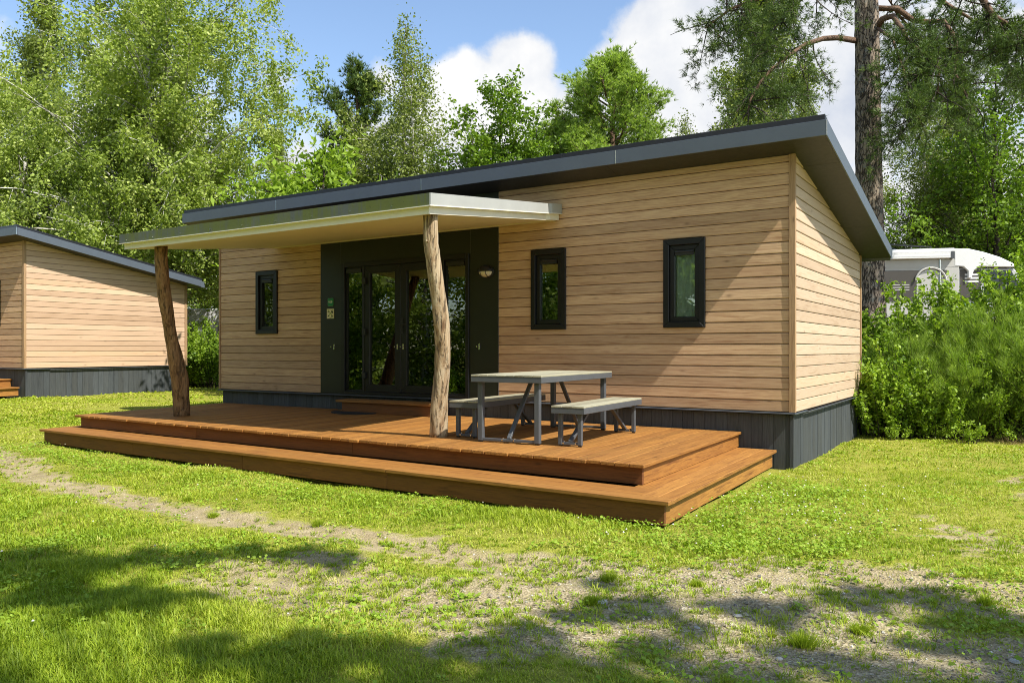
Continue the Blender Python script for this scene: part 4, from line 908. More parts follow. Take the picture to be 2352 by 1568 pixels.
x, y = T(98, 33); pt = pine_mesh(11, 2.6, .40, 14, 3600, 'pine_needle_light', 'dome', trunk_r=.30, limbs=26, nlen=.2, nw=.028, barkm='pine_bark')
place_tree('pine_tree', 'pine with a thick grey-brown trunk between the left-edge birch stems', 'tree', pt, x, y, 0, group=BG)
x, y = T(240, 38); p2 = pine_mesh(8.5, 3.2, .28, 15, 5200, 'pine_needle_light', 'dome', trunk_r=.16, limbs=32, nlen=.2, nw=.03)
place_tree('pine_tree', 'light green pine seen low behind the neighbouring cabin roof', 'tree', p2, x, y, 0, group=BG)
x, y = T(745, 21); wal = broad_mesh(5.5, 2.2, .2, 'round', 11000, .19, 16, limbs=26, hang=.10, sig=.16, trunk_r=.09, leafmat='walnut_leaf', barkmat='dark_bark', asp=.36, stems=2, subs=8)
place_tree('walnut_tree', 'small yellow-green long-leaved tree peeping over the roof left of the dark pine', 'tree', wal, x, y, 0, 1.24, group=BG)
x, y = T(818, 31); p3 = pine_mesh(11.8, 4.6, .10, 17, 17000, 'pine_needle_dark', 'pine', trunk_r=.2, limbs=64, nlen=.17, nw=.03, k=9, asc=.35, sig=.08)
place_tree('pine_tree', 'dark bluish pine with stepped boughs to the left of the central birch', 'tree', p3, x, y, 0, group=BG)
x, y = T(930, 28); mid = broad_mesh(12.6, 4.6, .18, 'slim', 62000, .105, 18, limbs=64, hang=.20, sig=.18, trunk_r=.14, leafmat='birch_leaf_grey', stems=3, asc=1.0, holes=.25)
place_tree('birch_tree', 'slender central birch with a narrow ragged top against the blue sky', 'tree', mid, x, y, 1.2, group=BG)
x, y = T(1150, 26); bee = broad_mesh(9.2, 3.4, .16, 'round', 30000, .135, 19, limbs=40, hang=.03, sig=.13, trunk_r=.12, leafmat='beech_leaf', barkmat='dark_bark', asc=1.1, stems=3, holes=.15)
place_tree('beech_tree', 'dark green beech with upright twigs above the middle of the roof', 'tree', bee, x, y, 0, 1.0, group=BG)
x, y = T(1075, 27); place_tree('beech_tree', 'smaller beech between the central birch and the upright-twigged beech', 'tree', bee, x, y, 2.4, .82, group=BG)
x, y = T(1235, 27); place_tree('beech_tree', 'smaller beech under the left side of the cone-shaped pine', 'tree', bee, x, y, 4.1, .86, group=BG)
x, y = T(1412, 29); p4 = pine_mesh(11.2, 4.6, .10, 20, 24000, 'pine_needle_light', 'pine', trunk_r=.2, limbs=96, nlen=.16, nw=.028, k=9, asc=.28, sig=.10)
place_tree('pine_tree', 'fresh green cone-shaped pine standing against the white clouds', 'tree', p4, x, y, 0, (1.3, 1.3, .97), group=BG)
x, y = T(1300, 30); place_tree('pine_tree', 'lower green pine crown leaning out left of the cone-shaped pine', 'tree', p4, x, y, 2.0, (1.15, 1.15, .80), group=BG)
x, y = T(1745, 31); place_tree('birch_tree', 'weeping birch behind the drooping pine bough, above the high end of the roof', 'tree', tall, x, y, 4.0, .95, group=BG)
x, y = T(1575, 31); place_tree('birch_tree', 'pale birch crown low between the cone-shaped pine and the weeping birch', 'tree', mid, x, y, 5.0, .74, group=BG)
x, y = T(1850, 36); place_tree('birch_tree', 'pale birch close to the left side of the thick pine trunk', 'tree', tall, x, y, 2.6, .70, group=BG)
x, y = T(2125, 30); place_tree('birch_tree', 'birch just right of the thick pine trunk, above the camper', 'tree', mid, x, y, 3.3, .83, group=BG)
x, y = T(2290, 27); bee2 = broad_mesh(10.0, 3.9, .12, 'round', 26000, .135, 22, limbs=46, hang=.03, sig=.15, trunk_r=.16, leafmat='beech_leaf', barkmat='dark_bark', asc=1.0, stems=3, holes=.15)
place_tree('beech_tree', 'broad beech at the right edge, leaves lit from behind', 'tree', bee2, x, y, 0, group=BG)
x, y = T(2560, 29); place_tree('beech_tree', 'beech whose crown only reaches in from outside the right edge', 'tree', bee2, x, y, 2.2, 1.25, group=BG)
x, y = T(-160, 33); place_tree('birch_tree', 'birch whose crown reaches in from outside the left edge', 'tree', b2m, x, y, .6, 1.2, group=BG)
x, y = T(2200, 42); place_tree('birch_tree', 'tall birch far behind the camper, seen between the pine boughs', 'tree', tall, x, y, 1.0, .9, group=BG)
# wood beyond
far = broad_mesh(8.5, 3.8, .10, 'dome', 15000, .22, 23, limbs=38, hang=.05, sig=.22, trunk_r=.15, leafmat='dark_leaf', barkmat='dark_bark')
far2 = broad_mesh(9.5, 3.6, .12, 'dome', 15000, .20, 24, limbs=38, hang=.10, sig=.22, trunk_r=.15, leafmat='birch_leaf', barkmat='birch_bark', stems=2)
FL = [(-180, 38, 0, .95, 'dark leafy tree in the far wood beyond the left frame edge'), (20, 40, 1, .85, 'light green tree in the far wood at the left edge'), (190, 42, 0, .80, 'dark tree in the far wood above the ridge of the neighbouring roof'), (330, 40, 1, .72, 'light tree in the far wood below the largest birch'),
      (455, 43, 0, .95, 'dark leafy tree in the gap between the two cabins'), (590, 42, 1, .80, 'light tree in the far wood over the left end of the big roof'), (700, 44, 0, .74, 'dark tree in the far wood behind the small yellow-green tree'),
      (890, 44, 0, .85, 'dark tree in the far wood at the foot of the central birch'), (1050, 42, 1, .78, 'light tree in the far wood between central birch and beech'), (1230, 44, 0, .85, 'dark tree in the far wood between beech and cone-shaped pine'),
      (1560, 46, 1, .80, 'light tree in the far wood right of the cone-shaped pine'), (1800, 44, 0, .80, 'dark tree in the far wood below the drooping pine bough'), (1930, 42, 1, .70, 'light tree in the far wood touching the thick pine trunk'),
      (2070, 40, 0, .66, 'low dark tree in the far wood behind the camper roof'), (2190, 40, 0, .62, 'low dark tree in the far wood behind the camper cab'), (2330, 42, 0, .8, 'dark tree in the far wood at the right edge'), (2480, 34, 1, 1.1, 'light tree in the far wood beyond the right frame edge')]
for i, (u, d, k, s, lab) in enumerate(FL):
    x, y = T(u, d); place_tree('forest_tree', lab, 'tree', (far, far2)[k], x, y, i * 1.7, s, group='trees of the far wood')

# the thick pine beside the cabin, boughs placed where they hang
def big_pine():
    d0 = 17.5; bx, by = spot(1997, d0); bz = float(terrain(bx, by)) - .1
    t = thing('pine_tree', 'thick-trunked tall pine right behind the high corner of the cabin roof', 'tree', (bx, by, bz), 0, BG)
    g = np.random.default_rng(31); random.seed(31)
    def loc(u, v, dd=0.0):
        d = d0 + dd; return CAM + FW * d + RT * ((u - 1176) / FPX * d) + np.array([0, 0, (HOR - v) / FPX * d]) - np.array([bx, by, bz])
    B = MB(); H = 17.5; n = 34; c0, c1 = loc(2000, 690), loc(1990, 0); pts, rad = [], []
    for i in range(n + 1):
        z = H * i / n; w = (z - c0[2]) / (c1[2] - c0[2]); p = c0 + (c1 - c0) * w; pts.append(np.array([p[0], p[1], z])); rad.append((.285 * (1 - z / H) ** .42 + .02 + .07 * math.exp(-z * 1.2)) * random.uniform(.975, 1.03))
    B.tube(pts, rad, 22, lump=.03); trunk = B.build('trunk', 'pine_bark', t, smooth=True)
    tx = bpy.data.textures.new('bark_relief', 'CLOUDS'); tx.noise_scale = .07; tx.noise_depth = 2
    sub = trunk.modifiers.new('subdivide', 'SUBSURF'); sub.levels = 2; sub.render_levels = 2
    dm = trunk.modifiers.new('bark', 'DISPLACE'); dm.texture = tx; dm.strength = .05; dm.mid_level = .5; dm.texture_coords = 'LOCAL'
    BO = [([(1968, 94, 0), (1925, 87, -.4), (1891, 89, -.7), (1850, 102, -1), (1816, 126, -1.2), (1772, 160, -1.4), (1745, 191, -1.5), (1724, 228, -1.6), (1717, 262, -1.6)], .065),
          ([(1970, -90, 0), (1900, -60, -.5), (1830, -30, -.9), (1750, -5, -1.2), (1680, 20, -1.3), (1620, 65, -1.4)], .07), ([(1975, -30, 0), (1910, -40, .7), (1850, -10, 1.1), (1800, 40, 1.4), (1760, 90, 1.5)], .05),
          ([(2005, 78, 0), (2027, 44, -.3), (2051, 37, -.6), (2072, 68, -.9), (2089, 102, -1.1), (2123, 123, -1.4), (2157, 157, -1.6), (2154, 215, -1.8)], .075),
          ([(2003, 20, 0), (2061, 20, .3), (2099, 48, .3), (2137, 51, .2), (2167, 48, 0), (2191, 82, -.3), (2201, 116, -.4), (2191, 163, -.6), (2211, 204, -.8), (2232, 245, -.9)], .07),
          ([(2003, -120, 0), (2090, -90, -.8), (2180, -50, -1.4), (2259, 0, -1.8), (2283, 37, -2), (2321, 61, -2.1), (2360, 95, -2.2), (2400, 160, -2.3)], .08),
          ([(2003, -60, 0), (2070, -40, 1.0), (2160, 0, 1.6), (2240, 50, 2.0), (2300, 110, 2.2), (2330, 180, 2.3)], .06), ([(2000, 0, 0), (2030, -20, 1.2), (2060, 30, 2.0), (2110, 90, 2.6), (2130, 160, 2.8), (2100, 220, 2.8)], .05),
          ([(2008, 60, 0), (2050, 90, -1.0), (2075, 160, -1.5), (2090, 230, -1.8), (2120, 290, -2)], .035)]
    Lb = MB(); Db = MB(); tw = []
    def hangers(lb, cnt, lo, L0, down):
        for j in range(cnt):
            s = lo + (1 - lo) * (j + g.uniform(0, 1)) / cnt; p, d = along(lb, min(.995, s)); dd = unit(d * .45 + rand_dir(g, 1)[0] * .95 + np.array([0, 0, down])); L = L0 * g.uniform(.5, 1.2)
            sb = curve(p, dd, L, 5, (0, 0, -.5), g, .16); Db.tube(sb, [.020, .016, .012, .009, .007, .005], 4, cap=False)
            for q in range(6):
                p2_, d2 = along(sb, g.uniform(.25, 1)); s2 = curve(p2_, unit(d2 * .6 + rand_dir(g, 1)[0] * .9 + np.array([0, 0, .1])), g.uniform(.2, .5), 3, (0, 0, .2), g, .15); tw.append(s2)
                Db.tube(s2, [.009, .007, .005, .004], 3, cap=False)
    for pl, r in BO:
        lb = [loc(*q) for q in pl]; Lb.tube(lb, [r * (1 - .75 * i / (len(lb) - 1)) for i in range(len(lb))], 8)
        hangers(lb, int(8 + 4.5 * sum(np.linalg.norm(b - a) for a, b in zip(lb[:-1], lb[1:]))), .30, 1.15, -.25)
    for i in range(34):                                # upper crown, above the picture
        z = 10.5 + 7 * i / 34; az = i * 2.4; p, _ = along(pts, z / H); lb = curve(p, unit(np.array([math.cos(az), math.sin(az), .3])), (17.6 - z) * .45 + 1.0, 5, (0, 0, .2), g, .1); Lb.tube(lb, [.05, .045, .035, .025, .018, .01], 5); hangers(lb, 7, .3, .8, .1)
    Lb.build('branches', 'pine_bark_orange', t, smooth=True); Db.build('twigs', 'dark_bark', t)
    Ps, Ds = [], []
    for s2 in tw:
        P, D = sub_points(s2, 13, g, .045, 0); Ps.append(P); Ds.append(D)
    P = np.concatenate(Ps); V = needle_faces(P, np.concatenate(Ds) + np.array([0, 0, .1]), .115, .0105, 8, g, .95)
    link('crown', quads_mesh('crown', V, np.repeat(np.clip(g.normal(.5, .25, len(P)), 0, 1), 8), 'pine_needle_dark', 3), t)
big_pine()

def leafy_shrub_mesh(H, Rc, nst, nleaf, lsize, seed, mat, asp=.55, sig=.035, up=.7, upright=.5, kind='leaf', base=.15):
    g = np.random.default_rng(seed); random.seed(seed); W = MB(); Ls = []
    for i in range(nst):
        a = g.uniform(0, 2 * math.pi); rr = math.sqrt(g.uniform(0, 1)) * Rc; p0 = np.array([math.cos(a) * rr * .35, math.sin(a) * rr * .35, -.1]); Hs = H * (1 - .45 * (rr / Rc) ** 2) * g.uniform(.65, 1.05)
        tip = np.array([math.cos(a) * rr, math.sin(a) * rr, Hs]); c = (p0 + tip) / 2 + np.array([math.cos(a), math.sin(a), 0]) * (-.12) * Rc + g.normal(size=3) * .06
        st = [(1 - q) ** 2 * p0 + 2 * q * (1 - q) * c + q * q * tip for q in np.linspace(0, 1, 7)]; W.tube(st, [.012, .011, .009, .007, .006, .004, .003], 3, cap=False); Ls.append(st)
        for j in range(5):
            p, d = along(st, g.uniform(.25, .9)); sb = curve(p, unit(d * .8 + rand_dir(g, 1)[0] * .8 + np.array([0, 0, upright])), g.uniform(.25, .55) * H * .45, 3, (0, 0, .5), g, .12); W.tube(sb, [.006, .005, .004, .003], 3, cap=False); Ls.append(sb)
    per = max(4, nleaf // len(Ls)); Ps, Ds, rn = [], [], []
    for st in Ls:
        P, D = sub_points(st, per, g, sig, 0); P = P[P[:, 2] > base * g.uniform(.2, 1.2)]; Ds.append(D[:len(P)]); Ps.append(P); rn.append(np.clip(g.normal(g.uniform(.35, .7), .2, len(P)), 0, 1))
    P = np.concatenate(Ps); D = np.concatenate(Ds); r = np.concatenate(rn)
    if kind == 'leaf': V = leaf_faces(P, lsize, g, up, asp); me = quads_mesh('foliage', V, r, mat)
    else:
        V = needle_faces(P, unit(D * 1.2 + np.array([0, 0, .9])), lsize, .0075, 3, g, .70); me = quads_mesh('foliage', V, np.repeat(r, 3), mat, 3)
    return me, W.mesh('stems', 'dark_bark')
def place_shrub(name, label, meshes, x, y, rz, sc=(1, 1, 1), group='shrubs on the bank right of the cabin', dz=0):
    t = thing(name, label, 'shrub', (x, y, float(terrain(x, y)) + dz), rz, group); t.scale = sc; link('foliage', meshes[0], t); link('stems', meshes[1], t); return t
willow = leafy_shrub_mesh(2.3, 1.35, 34, 9500, .085, 41, 'willow_leaf', asp=.55)
willow2 = leafy_shrub_mesh(2.2, 1.2, 30, 7600, .095, 42, 'willow_leaf', asp=.62, up=.9)
broom = leafy_shrub_mesh(1.9, 1.1, 70, 22000, .15, 43, 'broom_stem', kind='broom', sig=.03)
broom2 = leafy_shrub_mesh(1.7, 1.25, 70, 22000, .13, 44, 'broom_stem', kind='broom', sig=.04)
bramble = leafy_shrub_mesh(1.7, 1.0, 30, 7000, .075, 45, 'beech_leaf', asp=.75, up=.5)
low = leafy_shrub_mesh(.55, .5, 14, 900, .07, 46, 'willow_leaf', asp=.5, up=.8)
SH = [('willow_shrub', 1, 2060, 15.4, 1.02, 'leafy willow shrub with upright shoots in front of the camper door'), ('willow_shrub', 0, 2165, 15.0, 1.0, 'willow shrub below the awning end of the camper'), ('willow_shrub', 1, 2262, 14.8, .88, 'willow shrub in front of the camper cab'), ('willow_shrub', 0, 2352, 14.4, 1.0, 'tallest willow shrub, cut by the right edge'),
      ('bramble_shrub', 4, 2005, 13.6, .98, 'dark leafy bramble against the back corner of the cabin'), ('bramble_shrub', 4, 2040, 14.6, 1.1, 'bramble below the thick pine trunk'), ('willow_shrub', 1, 2035, 13.0, .66, 'small bright-leaved shrub beside the cabin back corner'),
      ('broom_shrub', 2, 2110, 13.7, .98, 'feathery broom bush left of the middle of the bank'), ('broom_shrub', 3, 2195, 13.2, .92, 'feathery broom bush in the middle of the bank, foremost'), ('broom_shrub', 2, 2270, 13.8, 1.1, 'tall feathery broom bush on the right of the bank'),
      ('broom_shrub', 3, 2352, 12.9, .98, 'feathery broom bush at the right edge'), ('bramble_shrub', 4, 2145, 14.4, .95, 'bramble behind the broom bushes'), ('bramble_shrub', 4, 2330, 14.0, .9, 'bramble behind the right-edge broom'), ('willow_shrub', 0, 2450, 14.4, 1.1, 'willow shrub beyond the right edge'), ('broom_shrub', 3, 2440, 12.6, 1.0, 'broom bush beyond the right edge'),
      ('willow_shrub', 1, 2150, 12.7, .52, 'low bright leafy shrub in front of the middle broom bush'), ('willow_shrub', 0, 2290, 12.7, .60, 'low bright leafy shrub in front of the right-hand broom bushes'), ('willow_shrub', 1, 2205, 14.2, .86, 'willow shrub rising between the two middle broom bushes'),
      ('bramble_shrub', 4, 2240, 13.0, .62, 'low bramble at the foot of the bank'), ('bramble_shrub', 4, 2090, 12.9, .60, 'low bramble under the left broom bush')]
sm_ = [willow, willow2, broom, broom2, bramble]
for i, (nm, k, u, d, s, lab) in enumerate(SH):
    x, y = T(u, d); place_shrub(nm, lab, sm_[k], x, y, i * 1.3, (s, s, s))
for i, (u, d, s, lab) in enumerate(((2215, 12.2, .7, 'small bright weed plant at the foot of the bank'), (2320, 12.4, .6, 'small weed plant at the foot of the bank near the right edge'), (2060, 12.6, .5, 'small weed plant near the back corner of the cabin'), (2145, 12.7, .5, 'small weed plant under the middle broom bush'))):
    x, y = T(u, d); place_shrub('weed_plant', lab, low, x, y, i * 2.1, (s, s, s), group='weeds at the foot of the bank')
# hedge between the two cabins and shrub behind the neighbouring cabin
for i, (u, d, k, s, lab) in enumerate(((452, 25.0, 0, .80, 'light green shrub in the gap between the cabins, left half'), (492, 24.6, 4, 1.05, 'dark glossy shrub in the gap between the cabins, beside the cabin wall'), (470, 26, 1, .92, 'rounded shrub behind the gap between the cabins'), (520, 26, 4, 1.1, 'dark shrub hidden behind the front wall end of the cabin'), (425, 27, 4, 1.1, 'dark shrub behind the back corner of the neighbouring cabin'))):
    x, y = T(u, d); place_shrub('hedge_shrub', lab, sm_[k], x, y, i * 1.9, (s, s, s), group='shrubs between the cabins')
elder = broad_mesh(5.2, 2.6, .08, 'dome', 14000, .17, 47, limbs=30, hang=.04, sig=.15, trunk_r=.08, leafmat='walnut_leaf', barkmat='dark_bark', stems=3, asp=.5)
for u, d, s, lab in ((175, 29.5, .80, 'bright yellow-green bush behind the middle of the neighbouring roof'), (290, 28.5, .86, 'bright yellow-green bush below the largest birch, behind the neighbouring roof'), (352, 29, .74, 'bright yellow-green bush behind the far canopy post')):
    x, y = T(u, d); place_tree('elder_bush', lab, 'bush', elder, x, y, u, s, group='bright bushes behind the neighbouring roof')

# trees on the camera's side of the lawn: they throw the dappled shade and show in the window panes
hedge_m = [broad_mesh(6.5, 2.3, .04, 'dome', 15000, .15, 51, limbs=34, hang=.05, sig=.12, trunk_r=.12, leafmat='willow_leaf', barkmat='dark_bark'), broad_mesh(7.5, 2.4, .06, 'round', 15000, .15, 52, limbs=34, hang=.12, sig=.2, trunk_r=.12, leafmat='birch_leaf', stems=2)]
for i, (x, y, s) in enumerate(((-27, -9.5, 1), (-23.5, -12, 1.1), (-19.5, -12.6, 1), (-16, -13, 1.1), (-12.5, -13.2, 1), (-9, -13.6, 1.1), (-5.5, -14, 1), (-2, -14.5, 1.05), (-21, -16, 1.4), (-14, -17, 1.5), (-7, -17, 1.4), (-29, -13, 1.4), (2, -16.5, 1.3))):
    place_tree('lawn_edge_tree', ['leafy tree, number %s counting from the left of the row behind the viewer', 'birch, number %s counting from the left of the row behind the viewer'][i % 2] % ['one','two','three','four','five','six','seven','eight','nine','ten','eleven','twelve','thirteen'][i], 'tree', hedge_m[i % 2], x, y, i * 2.2, s, group='trees across the lawn, behind the viewer')
def shade_tree(label, base, targets, seed, H=13.5):
    g = np.random.default_rng(seed); random.seed(seed); bx, by = base; t = thing('pine_tree', label, 'tree', (bx, by, GZ - .1), 0, 'tall trees behind the viewer')
    W = MB(); pts = [np.array([g.normal() * .04, g.normal() * .04, H * i / 12]) for i in range(13)]; W.tube(pts, [.26 * (1 - .8 * i / 12) for i in range(13)], 12); Ps = []
    for gx, gy, r, h in targets:
        c = np.array([gx - bx, gy - by, .1]) + SUN / SUN[2] * h; hz = max(2.0, c[2] - .5 - .15 * math.hypot(c[0], c[1])); p0, _ = along(pts, min(.97, hz / H)); m1 = (p0 + c) / 2 + np.array([0, 0, .5]); br = [(1 - q) ** 2 * p0 + 2 * q * (1 - q) * m1 + q * q * c for q in np.linspace(0, 1, 7)]
        W.tube(br, [.03, .025, .02, .016, .012, .009, .006], 5)
        for j in range(9):
            dd = rand_dir(g, 1)[0] * np.array([1, 1, .5]); sb = curve(c - dd * r * .1, unit(dd), r * g.uniform(.6, 1.1), 3, (0, 0, -.2), g, .15); W.tube(sb, [.012, .009, .006, .004], 3, cap=False)
            P, _ = sub_points(sb, int(95 * r / .4), g, r * .16, 0); Ps.append(P)
    P = np.concatenate(Ps); link('crown', quads_mesh('crown', leaf_faces(P, .10, g, .3, .6), np.clip(g.normal(.5, .2, len(P)), 0, 1), 'birch_leaf'), t); W.build('trunk', 'pine_bark', t, smooth=True)
A_ = [(-3.35, -7.02, .40), (-2.8, -6.88, .45), (-2.72, -6.55, .30), (-2.40, -6.36, .26), (-2.28, -6.0, .22), (-1.98, -5.82, .26), (-1.62, -5.85, .20), (-2.45, -7.30, .32), (-2.12, -7.18, .28), (-1.80, -7.02, .22), (-1.72, -6.80, .12), (-3.9, -7.3, .6), (-3.1, -7.6, .4),
      (-.95, -7.35, .26), (-.62, -7.2, .28), (-.42, -6.95, .20), (-.13, -6.88, .24), (.07, -6.66, .20), (-.33, -7.3, .34), (.07, -7.04, .28), (.38, -6.85, .26)]
B_ = [(.18, -6.30, .14), (.30, -5.86, .16), (.12, -5.30, .10), (.50, -5.62, .18), (.92, -5.30, .15), (1.15, -5.28, .18), (1.38, -4.92, .20), (1.56, -4.60, .18), (1.90, -4.55, .24), (2.2, -4.80, .24), (2.3, -5.2, .26), (1.98, -5.32, .14), (1.85, -5.95, .34), (1.42, -5.80, .16), (1.22, -6.30, .26), (.80, -6.18, .22), (.74, -6.52, .24), (.42, -6.5, .20), (2.3, -5.7, .3), (2.7, -5.0, .5), (1.6, -6.5, .5), (.85, -5.75, .10), (2.0, -5.0, .16), (1.0, -6.9, .5), (2.6, -6.2, .6)]
shade_tree('tall tree behind the viewer that shades the grass at the lower left', (6.6, -9.6), [(a, b, r, 8.5) for a, b, r in A_], 61)
shade_tree('tall tree behind the viewer that shades the gravel at the lower right', (12.4, -7.6), [(a, b, r * 1.32, 9.5) for a, b, r in B_], 62)

# ------------------------------------------------------------------ camper, caravan, blue and white panels
def make_camper():
    x, y = spot(2203, 21.7); z0 = .56
    t = thing('camper', 'white and grey motorhome with rolled awning and arched door behind the bushes', 'motorhome', (x, y, z0), -YAW + R(-12))
    Wd = 2.2; ex = lambda p, q: (p[0], q, p[1])
    def prism(name, poly, mat, y0=0.0, y1=Wd, par=t, bev=.01):
        m_ = MB(); m_.prism(poly, y0, y1, ex); return m_.build(name, mat, par, bevel=bev)
    body = prism('body', [(-4.8, .45), (0, .45), (0, 2.86), (-.3, 2.90), (-4.7, 2.88), (-4.8, 2.8)], 'camper_beige')
    prism('side_upper', [(-4.78, 2.42), (-.02, 2.42), (-.02, 2.62), (-4.78, 2.62)], 'camper_beige', -.006, -.001, body, 0)
    prism('brown_band', [(-4.78, 1.50), (-.80, 1.50), (-.34, 1.95), (-.30, 2.34), (-4.78, 2.36)], 'camper_brown', -.007, -.001, body, 0)
    for k in range(3): prism('stripe', [(-4.78, 1.80 + .07 * k), (-1.25, 1.80 + .07 * k), (-1.25, 1.825 + .07 * k), (-4.78, 1.825 + .07 * k)], 'camper_beige', -.010, -.0075, body, 0)
    cap = [(-.12, 2.44), (-.12, 2.92), (.25, 2.90), (.62, 2.80), (1.0, 2.66), (1.30, 2.50), (1.42, 2.40), (1.30, 2.38), (.78, 2.40), (.50, 2.42), (.36, 2.30), (.30, 2.1), (.22, 2.1), (.22, 2.3), (.10, 2.42)]
    prism('overcab', cap, 'camper_white', -.012, Wd + .012, bev=.02)
    prism('cab', [(0, .45), (2.85, .45), (2.92, .8), (2.75, 1.1), (2.05, 1.32), (1.38, 2.36), (.30, 2.39), (0, 2.4)], 'camper_grey', .08, Wd - .08, bev=.03)
    prism('side_window', [(.62, 1.45), (1.76, 1.45), (1.30, 2.30), (.68, 2.33)], 'camper_glass', .070, .082)
    prism('window_pillar', [(1.02, 1.45), (1.08, 1.45), (1.06, 2.31), (1.0, 2.31)], 'black_plastic', .062, .0695, bev=0)
    m_ = MB(); m_.hexa([(2.045, .2, 1.335), (2.045, Wd - .2, 1.335), (2.07, Wd - .2, 1.36), (2.07, .2, 1.36)], [(1.385, .2, 2.35), (1.385, Wd - .2, 2.35), (1.41, Wd - .2, 2.365), (1.41, .2, 2.365)]); m_.build('windscreen', 'camper_glass', t)
    prism('dark_panel', [(.05, 1.5), (.56, 1.5), (.56, 2.36), (.05, 2.36)], 'camper_brown', .068, .079, bev=0)
    for k in range(3): prism('stripe', [(.16, 2.0 + .09 * k), (.50, 2.0 + .09 * k), (.50, 2.05 + .09 * k), (.16, 2.05 + .09 * k)], 'camper_white', .060, .067, bev=0)
    prism('roof_edge', [(-4.8, 2.84), (-.12, 2.84), (-.12, 2.93), (-4.8, 2.91)], 'camper_white', -.03, Wd + .02)
    aw = MB(); aw.tube([(-4.6, -.07, 2.72), (-.28, -.07, 2.72)], .075, 14); aw.box(-4.6, -.24, -.14, -.002, 2.66, 2.82); a = aw.build('awning', 'camper_white', t)
    e_ = MB(); e_.box(-.24, -.16, -.15, -.002, 2.64, 2.82); e_.build('end_cap', 'steel_grey', a); e_ = MB(); e_.tube([(-.48, -.03, .6), (-.48, -.03, 2.62)], .02, 8); e_.build('strut', 'chrome', a)
    arch = lambda hw, top, bot: [(-.72 - hw, bot), (-.72 + hw, bot)] + [(-.72 + hw * math.cos(q), top - hw + hw * math.sin(q)) for q in np.linspace(0, math.pi, 14)]
    dr = prism('door', arch(.345, 2.36, .55), 'camper_white', -.014, -.008, bev=0); prism('door_panel', arch(.315, 2.32, .58), 'camper_beige', -.020, -.0145, dr, 0)
    r_ = MB(); r_.tube([(-.72 + .385 * math.cos(q), -.05, 2.0 + .385 * math.sin(q) + .02) for q in np.linspace(.15, math.pi - .15, 14)], .028, 6); r_.build('rain_hood', 'camper_beige', dr)
    r_ = MB(); r_.tube([(-4.6, .3, 3.02), (-3.4, .3, 3.10), (-1.6, .3, 3.10), (-.6, .3, 3.0)], .022, 6); r_.tube([(-4.6, 1.9, 3.02), (-3.4, 1.9, 3.10), (-1.6, 1.9, 3.10), (-.6, 1.9, 3.0)], .022, 6)
    for q in (-4.4, -2.6, -.9): r_.tube([(q, .3, 2.88), (q, .3, 3.05)], .016, 6); r_.tube([(q, 1.9, 2.88), (q, 1.9, 3.05)], .016, 6)
    r_.build('roof_rack', 'black_plastic', t)
    prism('skylight', [(-2.0, 2.90), (-1.2, 2.90), (-1.35, 3.0), (-1.95, 3.22)], 'camper_glass', .7, 1.3)
    m_ = MB(); m_.tube([(-2.5, .9, 2.9), (-2.5, .9, 3.02)], [.20, .14], 14); m_.build('roof_vent', 'camper_white', t)
    for wx in (-3.4, 1.95):
        for wy in (.02, Wd - .24):
            m_ = MB(); m_.tube([(wx, wy, .34), (wx, wy + .22, .34)], .34, 20); w = m_.build('wheel', 'tyre', t); m_ = MB(); m_.tube([(wx, wy - .006, .34), (wx, wy + .05, .34)], .2, 16); m_.build('rim', 'chrome', w)
make_camper()
def make_caravan():
    x, y = spot(480, 34); t = thing('caravan', 'white caravan roof showing above the hedge between the two cabins', 'caravan', (x, y, float(terrain(x, y))), -YAW)
    m_ = MB(); m_.prism([(-2.4, .5), (2.6, .5), (2.75, 1.2), (2.45, 2.5), (2.1, 2.66), (-2.0, 2.68), (-2.4, 2.4)], 0, 2.1, lambda p, q: (p[0], q, p[1])); b = m_.build('body', 'camper_white', t, bevel=.03)
    for wx in (-1.2, .9): m_ = MB(); m_.prism(rounded(wx - .5, wx + .5, 1.35, 1.95, .08), -.012, -.002, lambda p, q: (p[0], q, p[1])); m_.build('window', 'camper_glass', t)
    m_ = MB(); m_.tube([(0, -.02, .32), (0, .2, .32)], .32, 18); m_.build('wheel', 'tyre', t); m_ = MB(); m_.beam((2.7, .9, .5), (3.9, 1.05, .5), .06, .06); m_.beam((2.7, 1.3, .5), (3.9, 1.05, .5), .06, .06); m_.build('drawbar', 'steel_grey', t)
make_caravan()
def blue_white_panels():  # wavy panels standing in for blue-white patches behind the willows
    x, y = spot(2170, 18.2); t = thing('blue_white_panels', 'blue and white panels on poles glimpsed through the willow leaves', 'blue_white_panels', (x, y, float(terrain(x, y))), -YAW)
    for k in range(7):
        m_ = MB(); xs = np.linspace(k * .42, k * .42 + .42, 7)
        for a, b in zip(xs[:-1], xs[1:]):
            ya, yb = .05 * math.sin(a * 9), .05 * math.sin(b * 9); m_.hexa([(a, ya, .35), (b, yb, .35), (b, yb + .004, .35), (a, ya + .004, .35)], [(a, ya, 1.25), (b, yb, 1.25), (b, yb + .004, 1.25), (a, ya + .004, 1.25)], .5)
        m_.build('upright_panel', 'panel_blue' if k % 2 else 'camper_white', t)
    for k in range(4): m_ = MB(); m_.tube([(k * .98, .03, -.1), (k * .98, .03, 1.35)], .016, 8); m_.build('pole', 'chrome', t)
blue_white_panels()

